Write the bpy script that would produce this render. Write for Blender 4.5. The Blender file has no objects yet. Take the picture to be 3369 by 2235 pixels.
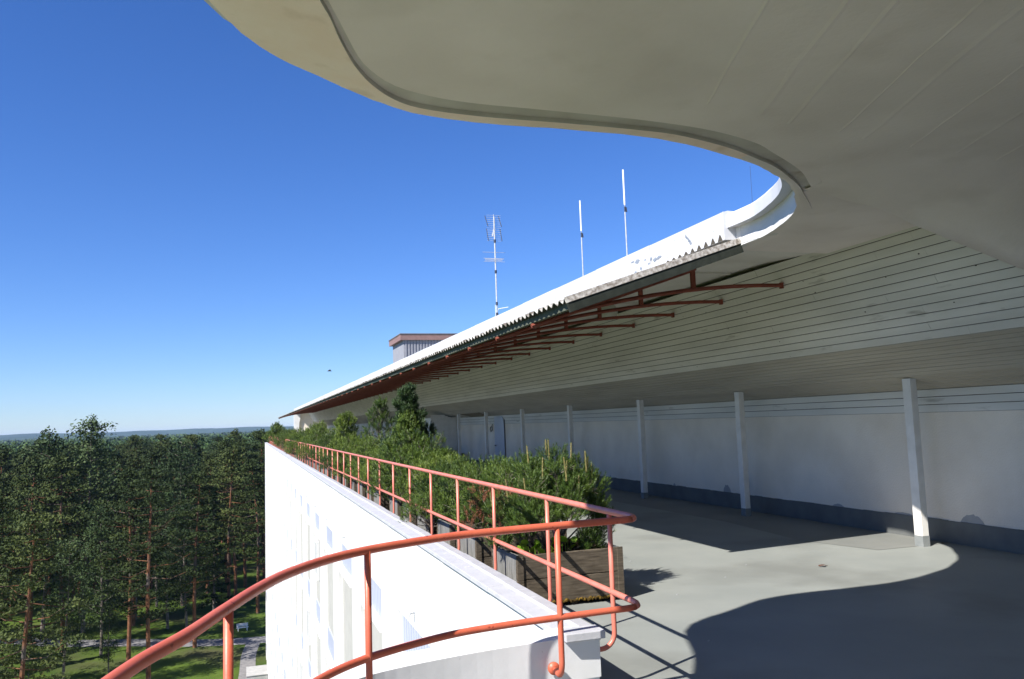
import bpy, bmesh, math, random
from mathutils import Vector, Matrix, noise
R = math.radians
# ------------------------------------------------------------------ camera, world, sun, exposure
scene = bpy.context.scene
COL = scene.collection
cam_d = bpy.data.cameras.new('camera'); cam = bpy.data.objects.new('camera', cam_d); COL.objects.link(cam)
cam_d.sensor_width = 36; cam_d.lens = 28.706; cam_d.clip_start = 0.05; cam_d.clip_end = 20000
M3 = Matrix(((0.9509204, 0.00172389, -0.30943081), (-0.30752793, -0.10560298, -0.94566092), (-0.03430704, 0.99440688, -0.09988989)))
cam.matrix_world = Matrix.Translation((0, 0, 2.0)) @ M3.to_4x4()
scene.camera = cam
SUN = Vector((0.905, 0.475, -1.0)).normalized()      # direction in which the light travels
elev = math.asin(-SUN.z)
w = bpy.data.worlds.new('World'); scene.world = w; w.use_nodes = True
nt = w.node_tree
bg = nt.nodes['Background']; sky = nt.nodes.new('ShaderNodeTexSky'); sky.sky_type = 'NISHITA'; sky.sun_disc = False
sky.sun_elevation = elev; sky.sun_rotation = math.atan2(-SUN.x, -SUN.y)
sky.air_density = 1.0; sky.dust_density = 0.0; sky.ozone_density = 3.5; sky.altitude = 300
hs = nt.nodes.new('ShaderNodeHueSaturation'); hs.inputs['Saturation'].default_value = 1.16
mu = nt.nodes.new('ShaderNodeMix'); mu.data_type = 'RGBA'; mu.blend_type = 'MULTIPLY'; mu.inputs[0].default_value = 1; mu.inputs[7].default_value = (.80, .99, 1.46, 1)
nt.links.new(sky.outputs[0], hs.inputs['Color']); nt.links.new(hs.outputs[0], mu.inputs[6])
nt.links.new(mu.outputs[2], bg.inputs[0]); bg.inputs[1].default_value = 0.06
sd = bpy.data.lights.new('sun', 'SUN'); sd.energy = 5.0; sd.angle = R(0.53); sd.color = (1.0, 0.965, 0.91)
so = bpy.data.objects.new('sun', sd); COL.objects.link(so); so.rotation_euler = SUN.to_track_quat('-Z', 'Y').to_euler()
scene.view_settings.view_transform = 'Standard'; scene.view_settings.look = 'None'; scene.view_settings.gamma = 1
scene.view_settings.exposure = 0.9
scene.cycles.max_bounces = 8; scene.cycles.diffuse_bounces = 5

# ------------------------------------------------------------------ helpers
def tag(o, label=None, cat=None, group=None, kind=None):
    if label: o['label'] = label
    if cat: o['category'] = cat
    if group: o['group'] = group
    if kind: o['kind'] = kind
    return o
def empty(name, loc=(0, 0, 0), rz=0.0, label=None, cat=None, group=None):
    o = bpy.data.objects.new(name, None); COL.objects.link(o); o.location = loc; o.rotation_euler = (0, 0, rz)
    o.empty_display_size = 0.2
    return tag(o, label, cat, group)
def kids(o): return [c for c in COL.objects if c.parent == o]
def copy_tree(o, ch=None):
    c = o.copy(); COL.objects.link(c)
    for k in o_children(o):
        d = k.copy(); COL.objects.link(d); d.parent = c
        for g in o_children(k):
            e = g.copy(); COL.objects.link(e); e.parent = d
    return c
CH = {}
def o_children(o): return CH.get(o.name, [])
class MB:
    def __init__(s): s.v = []; s.f = []; s.mi = []; s.m = 0
    def face(s, pts):
        i = len(s.v); s.v += [tuple(p) for p in pts]; s.f.append(tuple(range(i, i + len(pts)))); s.mi.append(s.m)
    def box(s, a, b):
        x0, y0, z0 = a; x1, y1, z1 = b; i = len(s.v)
        s.v += [(x0, y0, z0), (x1, y0, z0), (x1, y1, z0), (x0, y1, z0), (x0, y0, z1), (x1, y0, z1), (x1, y1, z1), (x0, y1, z1)]
        for q in ((3, 2, 1, 0), (4, 5, 6, 7), (0, 1, 5, 4), (1, 2, 6, 5), (2, 3, 7, 6), (3, 0, 4, 7)):
            s.f.append(tuple(i + k for k in q)); s.mi.append(s.m)
        return s
    def tube(s, pts, r, n=10, caps=True):
        pts = [Vector(p) for p in pts]
        rs = r if isinstance(r, (list, tuple)) else [r] * len(pts)
        i0 = len(s.v); up = None
        for k, p in enumerate(pts):
            t = (pts[min(k + 1, len(pts) - 1)] - pts[max(k - 1, 0)]).normalized()
            if up is None:
                up = Vector((0, 0, 1)) if abs(t.z) < 0.9 else Vector((1, 0, 0))
            a = up - t * up.dot(t)
            if a.length < 1e-5: a = t.orthogonal()
            a.normalize(); b = t.cross(a); up = a
            for j in range(n):
                an = 2 * math.pi * j / n
                s.v.append(tuple(p + (a * math.cos(an) + b * math.sin(an)) * rs[k]))
        for k in range(len(pts) - 1):
            for j in range(n):
                a0 = i0 + k * n + j; a1 = i0 + k * n + (j + 1) % n
                s.f.append((a0, a1, a1 + n, a0 + n)); s.mi.append(s.m)
        if caps:
            s.f.append(tuple(i0 + j for j in reversed(range(n)))); s.mi.append(s.m)
            e = i0 + (len(pts) - 1) * n
            s.f.append(tuple(e + j for j in range(n))); s.mi.append(s.m)
        return s
    def extrude_y(s, prof, y0, y1, closed=True, cap=True):
        n = len(prof); i = len(s.v)
        s.v += [(x, y0, z) for x, z in prof] + [(x, y1, z) for x, z in prof]
        for k in range(n if closed else n - 1):
            k2 = (k + 1) % n
            s.f.append((i + k, i + k2, i + n + k2, i + n + k)); s.mi.append(s.m)
        if closed and cap:
            s.f.append(tuple(i + k for k in reversed(range(n)))); s.f.append(tuple(i + n + k for k in range(n))); s.mi += [s.m, s.m]
        return s
    def strip(s, rows):          # rows: list of equal length point lists
        n = len(rows[0]); i = len(s.v)
        for r_ in rows: s.v += [tuple(p) for p in r_]
        for a in range(len(rows) - 1):
            for b in range(n - 1):
                q = i + a * n + b
                s.f.append((q, q + 1, q + 1 + n, q + n)); s.mi.append(s.m)
        return s
    def build(s, name, mat, parent=None, smooth=False, bevel=0, recalc=False):
        me = bpy.data.meshes.new(name); me.from_pydata(s.v, [], s.f)
        mats = mat if isinstance(mat, (list, tuple)) else [mat]
        for m_ in mats: me.materials.append(m_)
        if len(mats) > 1: me.polygons.foreach_set('material_index', s.mi)
        if recalc:
            bm = bmesh.new(); bm.from_mesh(me); bmesh.ops.recalc_face_normals(bm, faces=bm.faces); bm.to_mesh(me); bm.free()
        if smooth: me.polygons.foreach_set('use_smooth', [True] * len(me.polygons))
        me.update()
        o = bpy.data.objects.new(name, me); COL.objects.link(o)
        if parent is not None:
            o.parent = parent; CH.setdefault(parent.name, []).append(o)
        if bevel:
            b = o.modifiers.new('bevel', 'BEVEL'); b.width = bevel; b.segments = 2; b.limit_method = 'ANGLE'; b.angle_limit = R(40)
            w_ = None
        return o
def copies(o):      # remember the children of a copied root
    return o

# ------------------------------------------------------------------ materials
def mat(name, c1, c2=None, scale=4.0, rough=0.7, bump=0.0, bscale=60.0, spec=0.3, detail=6, stretch=(1, 1, 1), contrast=(0.35, 0.65),
        c3=None, c3scale=1.0, c3pos=(0.62, 0.7), translucent=0, bdist=0.01, rotz=0.0):
    m = bpy.data.materials.new(name); m.use_nodes = True; t = m.node_tree; b = t.nodes['Principled BSDF']
    b.inputs['Roughness'].default_value = rough; b.inputs['Specular IOR Level'].default_value = spec
    tc = t.nodes.new('ShaderNodeTexCoord'); mp = t.nodes.new('ShaderNodeMapping'); mp.inputs['Scale'].default_value = stretch
    mp.inputs['Rotation'].default_value = (0, 0, rotz)
    t.links.new(tc.outputs['Object'], mp.inputs[0])
    col = None
    if c2 is None: b.inputs['Base Color'].default_value = (*c1, 1)
    else:
        n = t.nodes.new('ShaderNodeTexNoise'); n.inputs['Scale'].default_value = scale; n.inputs['Detail'].default_value = detail
        t.links.new(mp.outputs[0], n.inputs['Vector'])
        r = t.nodes.new('ShaderNodeValToRGB'); r.color_ramp.elements[0].position = contrast[0]; r.color_ramp.elements[1].position = contrast[1]
        r.color_ramp.elements[0].color = (*c1, 1); r.color_ramp.elements[1].color = (*c2, 1)
        t.links.new(n.outputs['Fac'], r.inputs[0]); col = r.outputs[0]
        if c3:
            n3 = t.nodes.new('ShaderNodeTexNoise'); n3.inputs['Scale'].default_value = c3scale; n3.inputs['Detail'].default_value = 8
            t.links.new(mp.outputs[0], n3.inputs['Vector'])
            r3 = t.nodes.new('ShaderNodeValToRGB'); r3.color_ramp.elements[0].position = c3pos[0]; r3.color_ramp.elements[1].position = c3pos[1]
            t.links.new(n3.outputs['Fac'], r3.inputs[0])
            mx = t.nodes.new('ShaderNodeMix'); mx.data_type = 'RGBA'
            t.links.new(r3.outputs[0], mx.inputs[0]); t.links.new(col, mx.inputs[6]); mx.inputs[7].default_value = (*c3, 1); col = mx.outputs[2]
        t.links.new(col, b.inputs['Base Color'])
    if bump:
        n2 = t.nodes.new('ShaderNodeTexNoise'); n2.inputs['Scale'].default_value = bscale; n2.inputs['Detail'].default_value = 5
        t.links.new(mp.outputs[0], n2.inputs['Vector'])
        bp = t.nodes.new('ShaderNodeBump'); bp.inputs['Strength'].default_value = bump; bp.inputs['Distance'].default_value = bdist
        t.links.new(n2.outputs['Fac'], bp.inputs['Height']); t.links.new(bp.outputs[0], b.inputs['Normal'])
    return m
Mt = {}
Mt['plaster'] = mat('white_plaster', (.66, .65, .63), (.72, .71, .69), 1.5, .85, .5, 55, .15)
Mt['backwall'] = mat('old_white_plaster', (.73, .65, .535), (.83, .75, .63), 1.1, .85, .55, 45, .15, c3=(.56, .53, .47), c3scale=.55, c3pos=(.55, .78))
Mt['fascia'] = mat('white_painted_metal', (.54, .55, .57), (.60, .60, .61), 3, .5, .15, 30, .4, c3=(.27, .30, .35), c3scale=4.5, c3pos=(.70, .73), stretch=(1, .45, 1))
Mt['coping'] = mat('white_painted_coping', (.41, .412, .43), (.46, .462, .475), 5, .5, .35, 25, .35, c3=(.55, .55, .57), c3scale=9, c3pos=(.62, .70))
Mt['parapet'] = mat('worn_white_paint', (.66, .66, .65), (.72, .715, .71), 3, .5, .15, 14, .35, c3=(.55, .53, .52), c3scale=16, c3pos=(.70, .74))
Mt['canopy'] = mat('painted_concrete_soffit', (.74, .67, .62), (.84, .77, .72), .9, .8, .35, 22, .15, detail=9, c3=(.68, .61, .55), c3scale=1.5, c3pos=(.56, .85))
Mt['slab'] = mat('painted_concrete_slab', (.64, .61, .56), (.72, .69, .64), 1.3, .8, .3, 30, .15)
Mt['groove'] = mat('shade_and_stain_groove', (.50, .47, .42), (.60, .57, .52), 3, .9, .4, 25, .1, c3=(.27, .19, .12), c3scale=2.2, c3pos=(.6, .75))  # darker than the soffit: recess shade put into the colour, plus brown stains
Mt['edge'] = mat('bounce_lit_lip', (.92, .74, .62), (.95, .80, .70), 2.4, .85, .5, 20, .12, c3=(.72, .56, .44), c3scale=2.3, c3pos=(.6, .75), detail=9)  # light bounced from the ground put into the lip's warm bright colour
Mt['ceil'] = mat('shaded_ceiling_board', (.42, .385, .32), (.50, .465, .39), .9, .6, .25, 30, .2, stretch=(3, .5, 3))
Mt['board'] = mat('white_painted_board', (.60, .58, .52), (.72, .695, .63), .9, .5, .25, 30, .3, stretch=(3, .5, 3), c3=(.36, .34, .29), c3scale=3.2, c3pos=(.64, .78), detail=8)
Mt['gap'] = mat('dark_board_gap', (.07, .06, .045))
Mt['column'] = mat('white_column_paint', (.68, .65, .59), (.76, .73, .67), 6, .5, .15, 30, .35)
Mt['greybase'] = mat('grey_base_paint', (.20, .215, .21), (.25, .26, .25), 5, .7, .2, 30, .2)
Mt['plinth'] = mat('dark_grey_plinth', (.125, .130, .125), (.155, .16, .15), 3, .75, .3, 20, .2)
Mt['deck'] = mat('grey_deck_coating', (.232, .245, .228), (.275, .285, .262), .8, .55, .12, 8, .3, detail=9, c3=(.195, .202, .185), c3scale=.5, c3pos=(.52, .66))
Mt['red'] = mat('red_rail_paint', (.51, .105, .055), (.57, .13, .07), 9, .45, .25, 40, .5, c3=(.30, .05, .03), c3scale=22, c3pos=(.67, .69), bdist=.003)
Mt['redstr'] = mat('sky_sheen_rail_paint', (.57, .165, .115), (.63, .20, .145), 9, .36, .25, 40, .5, c3=(.34, .10, .07), c3scale=15, c3pos=(.69, .71), bdist=.003)  # paler than the curved rail: pink sky sheen put into the colour
Mt['reddull'] = mat('dull_red_bracket_paint', (.20, .052, .032), (.26, .072, .045), 8, .6, .2, 50, .3)
Mt['sheet'] = mat('fibre_cement_sheet', (.30, .285, .25), (.50, .48, .44), 14, .9, .6, 30, .1, c3=(.14, .12, .10), c3scale=9, c3pos=(.5, .62))
Mt['verge'] = mat('stained_verge', (.27, .23, .19), (.60, .56, .50), 20, .9, .6, 30, .1, contrast=(.38, .6), detail=8)
Mt['darkstrip'] = mat('painted_dark_underside', (.018, .022, .016), (.03, .035, .026), 8, .9)  # near black so the added board stays dark in sun like the underside
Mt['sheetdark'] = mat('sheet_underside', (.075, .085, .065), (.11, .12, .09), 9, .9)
Mt['wood'] = mat('weathered_planter_wood', (.065, .052, .038), (.135, .11, .08), 5, .85, .6, 30, .1, stretch=(1, 1, 9), detail=9, c3=(.06, .05, .035), c3scale=3, c3pos=(.6, .75))
Mt['woodgrey'] = mat('grey_planter_wood', (.15, .15, .14), (.24, .235, .22), 5, .85, .5, 30, .1, stretch=(6, 6, 1), detail=9)
Mt['soil'] = mat('planter_soil', (.03, .022, .015), (.08, .06, .04), 20, 1, 1, 30, 0, bdist=.03)
Mt['moss'] = mat('moss_and_dirt', (.05, .035, .015), (.16, .10, .02), 12, 1, 1, 40, 0)
Mt['needle'] = mat('pine_needles', (.066, .115, .016), (.140, .195, .030), 6, .5, spec=.35)
Mt['needledark'] = mat('dark_pine_needles', (.030, .062, .020), (.06, .10, .03), 6, .5, spec=.35)
Mt['candle'] = mat('pine_candle_shoot', (.20, .17, .06), (.27, .23, .09), 30, .6)
Mt['dead'] = mat('dead_needles', (.14, .05, .025), (.25, .10, .05), 30, .8)
Mt['twig'] = mat('pine_twig', (.10, .08, .06), (.20, .17, .14), 20, .8, .5, 60)
Mt['leaf'] = mat('light_green_leaf', (.14, .24, .02), (.20, .31, .035), 12, .5)
Mt['bark'] = mat('orange_pine_bark', (.12, .055, .03), (.21, .10, .055), 2, .9, .6, 8, .1, c3=(.10, .085, .075), c3scale=.35, c3pos=(.5, .6), bdist=.05)
Mt['barkgrey'] = mat('grey_tree_bark', (.11, .095, .08), (.20, .17, .145), 2, .9, .6, 8, .1, bdist=.05)
Mt['pine'] = mat('forest_pine_foliage', (.022, .036, .010), (.058, .076, .021), .45, .75, spec=.15)
Mt['birch'] = mat('forest_birch_foliage', (.026, .048, .014), (.052, .080, .027), .4, .7, spec=.2)
Mt['spruce'] = mat('forest_spruce_foliage', (.013, .028, .010), (.028, .046, .016), .4, .8, spec=.12)
Mt['far'] = mat('far_forest_foliage', (.030, .060, .020), (.075, .115, .035), .06, .85, spec=.1)
Mt['grass'] = mat('park_grass', (.042, .075, .012), (.078, .118, .018), .35, .9, .6, 6, .1, bdist=.1, c3=(.07, .072, .03), c3scale=.08, c3pos=(.5, .7))
Mt['path'] = mat('gravel_path', (.17, .165, .165), (.23, .22, .215), 3, .95, .3, 20, .1)
Mt['hill'] = mat('wooded_hill', (.020, .042, .030), (.035, .065, .042), .003, 1, spec=.05)
Mt['white'] = mat('white_gloss_paint', (.75, .75, .74))
Mt['metal'] = mat('galvanised_steel', (.42, .43, .45), (.55, .56, .58), 20, .4, spec=.5)
Mt['whitetube'] = mat('white_fibreglass', (.85, .85, .85), rough=.4)
Mt['darkmetal'] = mat('dark_clamp_metal', (.05, .06, .09))
Mt['hutwall'] = mat('grey_hut_cladding', (.25, .255, .28), (.30, .30, .32), 3, .6, spec=.4)
Mt['hutfascia'] = mat('brown_pink_hut_fascia', (.22, .135, .12), (.26, .16, .145), 4, .6)
Mt['roof'] = mat('roof_felt', (.12, .12, .12), (.16, .16, .155), 4, .9)
Mt['pane'] = mat('pale_blue_ribbed_panel', (.42, .45, .53), (.45, .475, .555), 4, .5, spec=.4)
Mt['panel'] = mat('cream_render_panel', (.385, .375, .345), (.425, .415, .38), 3, .85, .5, 40, .1)
Mt['glass'] = mat('dark_window_glass', (.16, .19, .20), rough=.15, spec=.6)
Mt['door'] = mat('pale_blue_door', (.50, .54, .62), (.54, .58, .66), 3, .5)
Mt['brownleaf'] = mat('dry_brown_leaf', (.10, .04, .025))
Mt['dark'] = mat('dark_stained_wood', (.03, .028, .027), (.05, .045, .04), 10, .6)
Mt['hatch'] = mat('beige_hatch_opening', (.16, .13, .09), (.22, .19, .13), 8, .9)
Mt['globe'] = mat('opal_glass_globe', (.55, .55, .48), rough=.3)

for nm in ('pine', 'birch', 'spruce', 'needle'):      # every tree gets its own tone
    t = Mt[nm].node_tree; b = t.nodes['Principled BSDF']; l = b.inputs['Base Color'].links[0]; src_ = l.from_socket
    oi = t.nodes.new('ShaderNodeObjectInfo'); mr = t.nodes.new('ShaderNodeMapRange'); mr.inputs['To Min'].default_value = .62; mr.inputs['To Max'].default_value = 1.38
    hv = t.nodes.new('ShaderNodeHueSaturation'); mh = t.nodes.new('ShaderNodeMapRange'); mh.inputs['To Min'].default_value = .518; mh.inputs['To Max'].default_value = .485
    t.links.new(oi.outputs['Random'], mr.inputs['Value']); t.links.new(mr.outputs[0], hv.inputs['Value'])
    t.links.new(oi.outputs['Random'], mh.inputs['Value']); t.links.new(mh.outputs[0], hv.inputs['Hue'])
    t.links.new(src_, hv.inputs['Color']); t.links.new(hv.outputs[0], b.inputs['Base Color'])

# ------------------------------------------------------------------ ground, paths, hills
G = -24.5
gb = MB()
gb.strip([[(-9000, y, G) for y in ()] or [(x, y, G) for x in (-9000, -600, -60, 0, 120, 9000)] for y in (-300, 0, 60, 90, 120, 160, 400, 12000)])
tag(gb.build('ground', Mt['grass']), kind='structure', label='mown park grass in dappled light below the building')
def ribbon(name, pts, wd, z, m, label):
    b = MB(); L = []; Rr = []
    P = [Vector((*p, 0)) for p in pts]; Q = []
    for i in range(len(P) - 1):
        for k in range(6):
            t = k / 6; a = P[max(i - 1, 0)]; b0 = P[i]; b1 = P[i + 1]; c = P[min(i + 2, len(P) - 1)]
            Q.append(0.5 * ((2 * b0) + (b1 - a) * t + (2 * a - 5 * b0 + 4 * b1 - c) * t * t + (3 * b0 - a - 3 * b1 + c) * t ** 3))
    Q.append(P[-1])
    for i, p in enumerate(Q):
        t = (Q[min(i + 1, len(Q) - 1)] - Q[max(i - 1, 0)]).normalized(); n = Vector((-t.y, t.x, 0)) * wd / 2
        L.append((p.x + n.x, p.y + n.y, z)); Rr.append((p.x - n.x, p.y - n.y, z))
    b.strip([L, Rr])
    return tag(b.build(name, m), label=label, kind='structure')
ribbon('footpath', [(-70, 140), (-45, 133), (-31, 127.5), (-22, 121.5), (-14, 118), (-6, 114), (2, 112), (12, 112)], 3.4, G + .012, Mt['path'], 'grey gravel path crossing the park lawn')
ribbon('side_path', [(0.8, 111), (.2, 105), (.0, 97), (-.5, 88), (-1, 78)], 1.7, G + .022, Mt['path'], 'narrow side path leading off the gravel path towards the building')
hb = MB(); random.seed(4)
rows = []
for layer, (D, zt, amp) in enumerate(((5200, 4, 26), (6400, 26, 22))):
    top = []; base = []
    for i in range(-60, 31):
        x = i * 75.0 * D / 5200
        h = zt + amp * noise.noise((x * .0011 + 3 * layer, layer * 7.1, 0)) + 7 * noise.noise((x * .004, 2.2, layer)) + 2.0 * noise.noise((x * .03, 5, layer))
        top.append((x, D, max(h, -18))); base.append((x, D - 700, G))
    back = [(x, D + 900, G) for x, _, _ in top]
    mid = [((a[0] + b[0]) / 2, (a[1] + b[1]) / 2 - 80, a[2] * .45 + b[2] * .55) for a, b in zip(top, base)]
    rows = [base, mid, top, back]
    hb.strip(rows)
tag(hb.build('hills', Mt['hill'], smooth=True), kind='structure', label='low blue wooded hills along the horizon')

# ------------------------------------------------------------------ the hospital building
Y1 = 112.0
bld = empty('hospital_building', (6, 5, G), 0, 'long white modernist hospital wing with a roof terrace, sweeping curved canopy and boarded back wall', 'building')
class Part(MB):
    pass
OFF = Vector((6, 5, G))
def P(mb, name, m, parent=None, **k):
    if parent is None:
        mb.v = [(a - OFF.x, b - OFF.y, c - OFF.z) for a, b, c in mb.v]
        return mb.build(name, m, bld, **k)
    mb.v = [(a - OFF.x, b - OFF.y, c - OFF.z) for a, b, c in mb.v]
    return mb.build(name, m, parent, **k)

# terrace floor (structure)
def smooth_path(pts, n=6, closed=False):
    P_ = [Vector(p) for p in pts]; Q = []
    for i in range(len(P_) - 1):
        for k in range(n):
            t = k / n; a = P_[max(i - 1, 0)]; b0 = P_[i]; b1 = P_[i + 1]; c = P_[min(i + 2, len(P_) - 1)]
            Q.append(0.5 * ((2 * b0) + (b1 - a) * t + (2 * a - 5 * b0 + 4 * b1 - c) * t * t + (3 * b0 - a - 3 * b1 + c) * t ** 3))
    Q.append(P_[-1]); return Q
par_in = [(2.375, 5.50, 0), (2.0, 5.475, 0), (1.45, 5.41, 0), (.89, 5.28, 0), (.58, 5.13, 0), (.2, 4.82, 0), (-.12, 4.38, 0), (-.38, 3.72, 0), (-.62, 2.95, 0), (-.74, 2.1, 0), (-.74, 1.2, 0), (-.6, .2, 0), (-.2, -.8, 0), (.6, -1.8, 0), (1.9, -2.4, 0)]
par_c = smooth_path(par_in, 5)
fl = MB()
poly = [(p.x, p.y, 0) for p in par_c] + [(1.9, -8, 0), (9.98, -8, 0), (9.98, Y1, 0), (2.375, Y1, 0)]
fl.face(poly)
tag(fl.build('terrace_floor', Mt['deck'], recalc=True), kind='structure', label='smooth grey coated terrace floor')
for o in [bpy.data.objects['terrace_floor']]:
    if o.data.polygons[0].normal.z < 0: o.data.flip_normals()

# facade
YF0, YF1 = 5.6, 104.0
fx = 2.13
bays = [(9.88 + 4.07 * n, 12.6 + 4.07 * n) for n in range(-1, 23)]
f = MB()
f.box((fx, YF0, -.70), (2.36, YF1, .44))
ys = [YF0] + [y for b in bays for y in b] + [YF1]
for i in range(0, len(ys), 2):
    if ys[i + 1] - ys[i] > .01: f.box((fx, ys[i], G), (2.30, ys[i + 1], -.70))
f.box((2.305, YF0, G), (2.36, YF1, -.70))
facade = P(f, 'facade_wall', Mt['plaster'])
rowsz = [-.70 - 2.95 * k for k in range(8)]
rest = MB(); cnt = 0
pn = MB()
for bi, (a, b) in enumerate(bays):
    pn.box((2.235, a, G), (2.303, b, -.70 - .66))
    for k, zt in enumerate(rowsz):
        def fill(mbp, mbs):
            mbp.box((2.215, a + .02, zt - .62), (2.30 if k else 2.302, b - .02, zt - .002))
            n = 14
            for j in range(n):
                y = a + .1 + (b - a - .2) * j / n
                mbp.box((2.203, y, zt - .60), (2.214, y + .05, zt - .03))
            mbs.box((2.095, a + .002, zt - .70), (2.234, b - .002, zt - .64)); mbs.box((2.16, a + .002, zt - .638), (2.214, a + .05, zt - .001)); mbs.box((2.16, b - .05, zt - .638), (2.214, b - .002, zt - .001))
        if k < 4 and bi < 23:
            wm = MB(); sm = MB(); fill(wm, sm)
            wo = P(wm, 'window', Mt['pane']); P(sm, 'sill', Mt['plaster'], wo); cnt += 1
        else:
            fill(rest, rest)
        if (bi * 7 + k * 3) % 4 == 1 and k < 7:
            rest2 = MB(); 
ob = P(rest, 'window', Mt['pane']); tag(ob, kind='stuff')
P(pn, 'cream_panel', Mt['panel'])
for bi, (a, b) in enumerate(bays):
    for k in range(7):
        if (bi * 5 + k * 3) % 4 == 1:
            zt = rowsz[k] - .95; sl = MB()
            sl.m = 1; sl.box((2.145, a + .9, zt - 1.05), (2.188, a + 1.75, zt)); sl.m = 0
            for q in ((a + .82, a + .9), (a + 1.75, a + 1.83)): sl.box((2.10, q[0], zt - 1.12), (2.188, q[1], zt + .07))
            sl.box((2.11, a + .9, zt + .002), (2.188, a + 1.75, zt + .07)); sl.box((2.11, a + .9, zt - 1.12), (2.188, a + 1.75, zt - 1.052))
            P(sl, 'narrow_window', [Mt['plaster'], Mt['glass']])
for n in range(8):
    y = 7.0 + 4.07 * n
    b = MB(); b.tube([(2.15, y, -.47), (2.06, y, -.49), (2.05, y, -.53)], .018, 8); b.box((2.118, y - .03, -.51), (2.129, y + .03, -.44))
    P(b, 'weep_spout', Mt['metal'])

# straight parapet with its coping
b = MB(); b.box((2.20, 5.52, 0), (2.372, YF1, .47))
P(b, 'parapet_wall', Mt['parapet'])
b = MB()
seg = 1.9; y = 5.50; k = 0
while y < YF1:
    y2 = min(y + seg, YF1); e = .004 * (k % 2)
    prof = [(2.385 + e, .44), (2.385 + e, .512 + e), (2.27, .522 + e), (2.255, .505 + e), (2.10 - e, .495 + e), (2.095 - e, .455), (2.115, .455), (2.12, .485), (2.37, .485), (2.372, .44)]
    b.extrude_y(prof, y, y2 - .004); y = y2; k += 1
cop = P(b, 'parapet_coping', Mt['coping'], bevel=.004)

# curved parapet of the round landing
def offs(path, d):
    out = []
    for i, p in enumerate(path):
        t = (path[min(i + 1, len(path) - 1)] - path[max(i - 1, 0)]); t.z = 0; t.normalize()
        n = Vector((t.y, -t.x, 0)); out.append(p + n * d)
    return out
out_c = offs(par_c, .24); mid_c = offs(par_c, .03); mid2 = offs(par_c, .10)
def at(path, z): return [(p.x, p.y, z) for p in path]
b = MB()
b.strip([at(mid2, 0), at(mid2, .19), at(par_c, .192), at(par_c, .485), at(mid_c, .50), at(offs(par_c, .22), .505), at(out_c, .48), at(out_c, -.8)])
b.face([(2.375, 5.50, .192), (2.375, 5.50, .485), (par_c[0].x + .0, out_c[0].y, .48), (par_c[0].x, out_c[0].y, .192)])
cp = P(b, 'curved_parapet', Mt['parapet'], smooth=False)
for p_ in cp.data.polygons: p_.use_smooth = False
b = MB(); b.box((2.09, 5.42, .47), (2.388, 5.60, .526))
P(b, 'coping_end_cap', Mt['coping'], bevel=.006)
b = MB(); b.strip([at(offs(par_c, .2), -.8), at(par_c, -.8)])
P(b, 'landing_underside', Mt['plaster'])

# back wall, plinth, boards
XW = 9.88
b = MB(); b.box((XW, -8, .0), (10.1, Y1, 1.93)); P(b, 'back_wall', Mt['backwall'])
b = MB()
y = -8
b.box((XW - .02, -8, 0), (XW - .001, Y1, .31))
random.seed(2)
while y < 60:      # uneven painted upper edge
    y2 = y + random.uniform(.1, .35); b.box((XW - .021, y, .3105), (XW - .0012, y2, .318 + random.uniform(0, .012))); y = y2
P(b, 'plinth', Mt['plinth'])
for (yc, hh, ww) in ((9.3, .13, .42), (8.2, .05, .5), (15.6, .17, .30), (15.0, .15, .12), (17.9, .06, .12), (19.4, .06, .1), (21.6, .07, .1), (12.1, .05, .3), (10.6, .04, .4)):
    b = MB(); n = 14
    pts = [(XW - .004, yc - ww / 2, .30)] + [(XW - .004, yc - ww / 2 + ww * i / n, .32 + hh * (math.sin(math.pi * i / n) ** .6) * random.uniform(.8, 1.1)) for i in range(n + 1)] + [(XW - .004, yc + ww / 2, .30)]
    b.face(pts); P(b, 'damp_patch', mat('bare_grey_patch', (.34, .34, .33), (.38, .37, .36), 8, .9) if 'bare' not in Mt else Mt['bare'])
    if 'bare' not in Mt: Mt['bare'] = bpy.data.materials['bare_grey_patch']
def boards(prof_a, prof_b, n, nrm, name, y0=-8, y1=Y1, gap=.006, t=.018, seed=1, mt='board'):
    """boards running along y between two profile points; a dark backing shows in the gaps"""
    random.seed(seed)
    a = Vector((prof_a[0], 0, prof_a[1])); c = Vector((prof_b[0], 0, prof_b[1])); nv = Vector((nrm[0], 0, nrm[1])).normalized()
    bb = MB()
    d = (c - a); L = d.length; d.normalize(); wdt = L / n
    for i in range(n):
        p0 = a + d * (i * wdt + gap / 2); p1 = a + d * ((i + 1) * wdt - gap / 2)
        y = y0 - random.uniform(0, 3)
        while y < y1:
            y2 = min(y + random.uniform(3.2, 6.0), y1); e = nv * random.uniform(-.0018, .0018)
            ch = d * .003
            prof = [p0 - nv * t, p0 + e - nv * .003, p0 + ch + e, p1 - ch + e, p1 + e - nv * .003, p1 - nv * t]
            bb.extrude_y([(q.x, q.z) for q in prof], max(y, y0), y2 - .003); y = y2
    bb.m = 1
    q = -nv * (t * .6)
    bb.strip([[tuple(a + q + Vector((0, yy, 0))) for yy in (y0, y1)], [tuple(c + q + Vector((0, yy, 0))) for yy in (y0, y1)]])
    return P(bb, name, [Mt[mt], Mt['gap']])
SOF = 4.18; SOF2 = 4.33
dark = (7.66, 4.25); brk = (8.42, 2.87); colt = (9.24, 2.46); wt = (XW, 2.27)
boards(dark, brk, 13, (-.86, -.5), 'sloping_boards', seed=1, gap=.010)
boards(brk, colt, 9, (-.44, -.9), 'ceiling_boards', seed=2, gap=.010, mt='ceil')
boards(colt, wt, 6, (-.32, -.95), 'rear_ceiling_boards', seed=3, gap=.009, mt='ceil')
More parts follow.
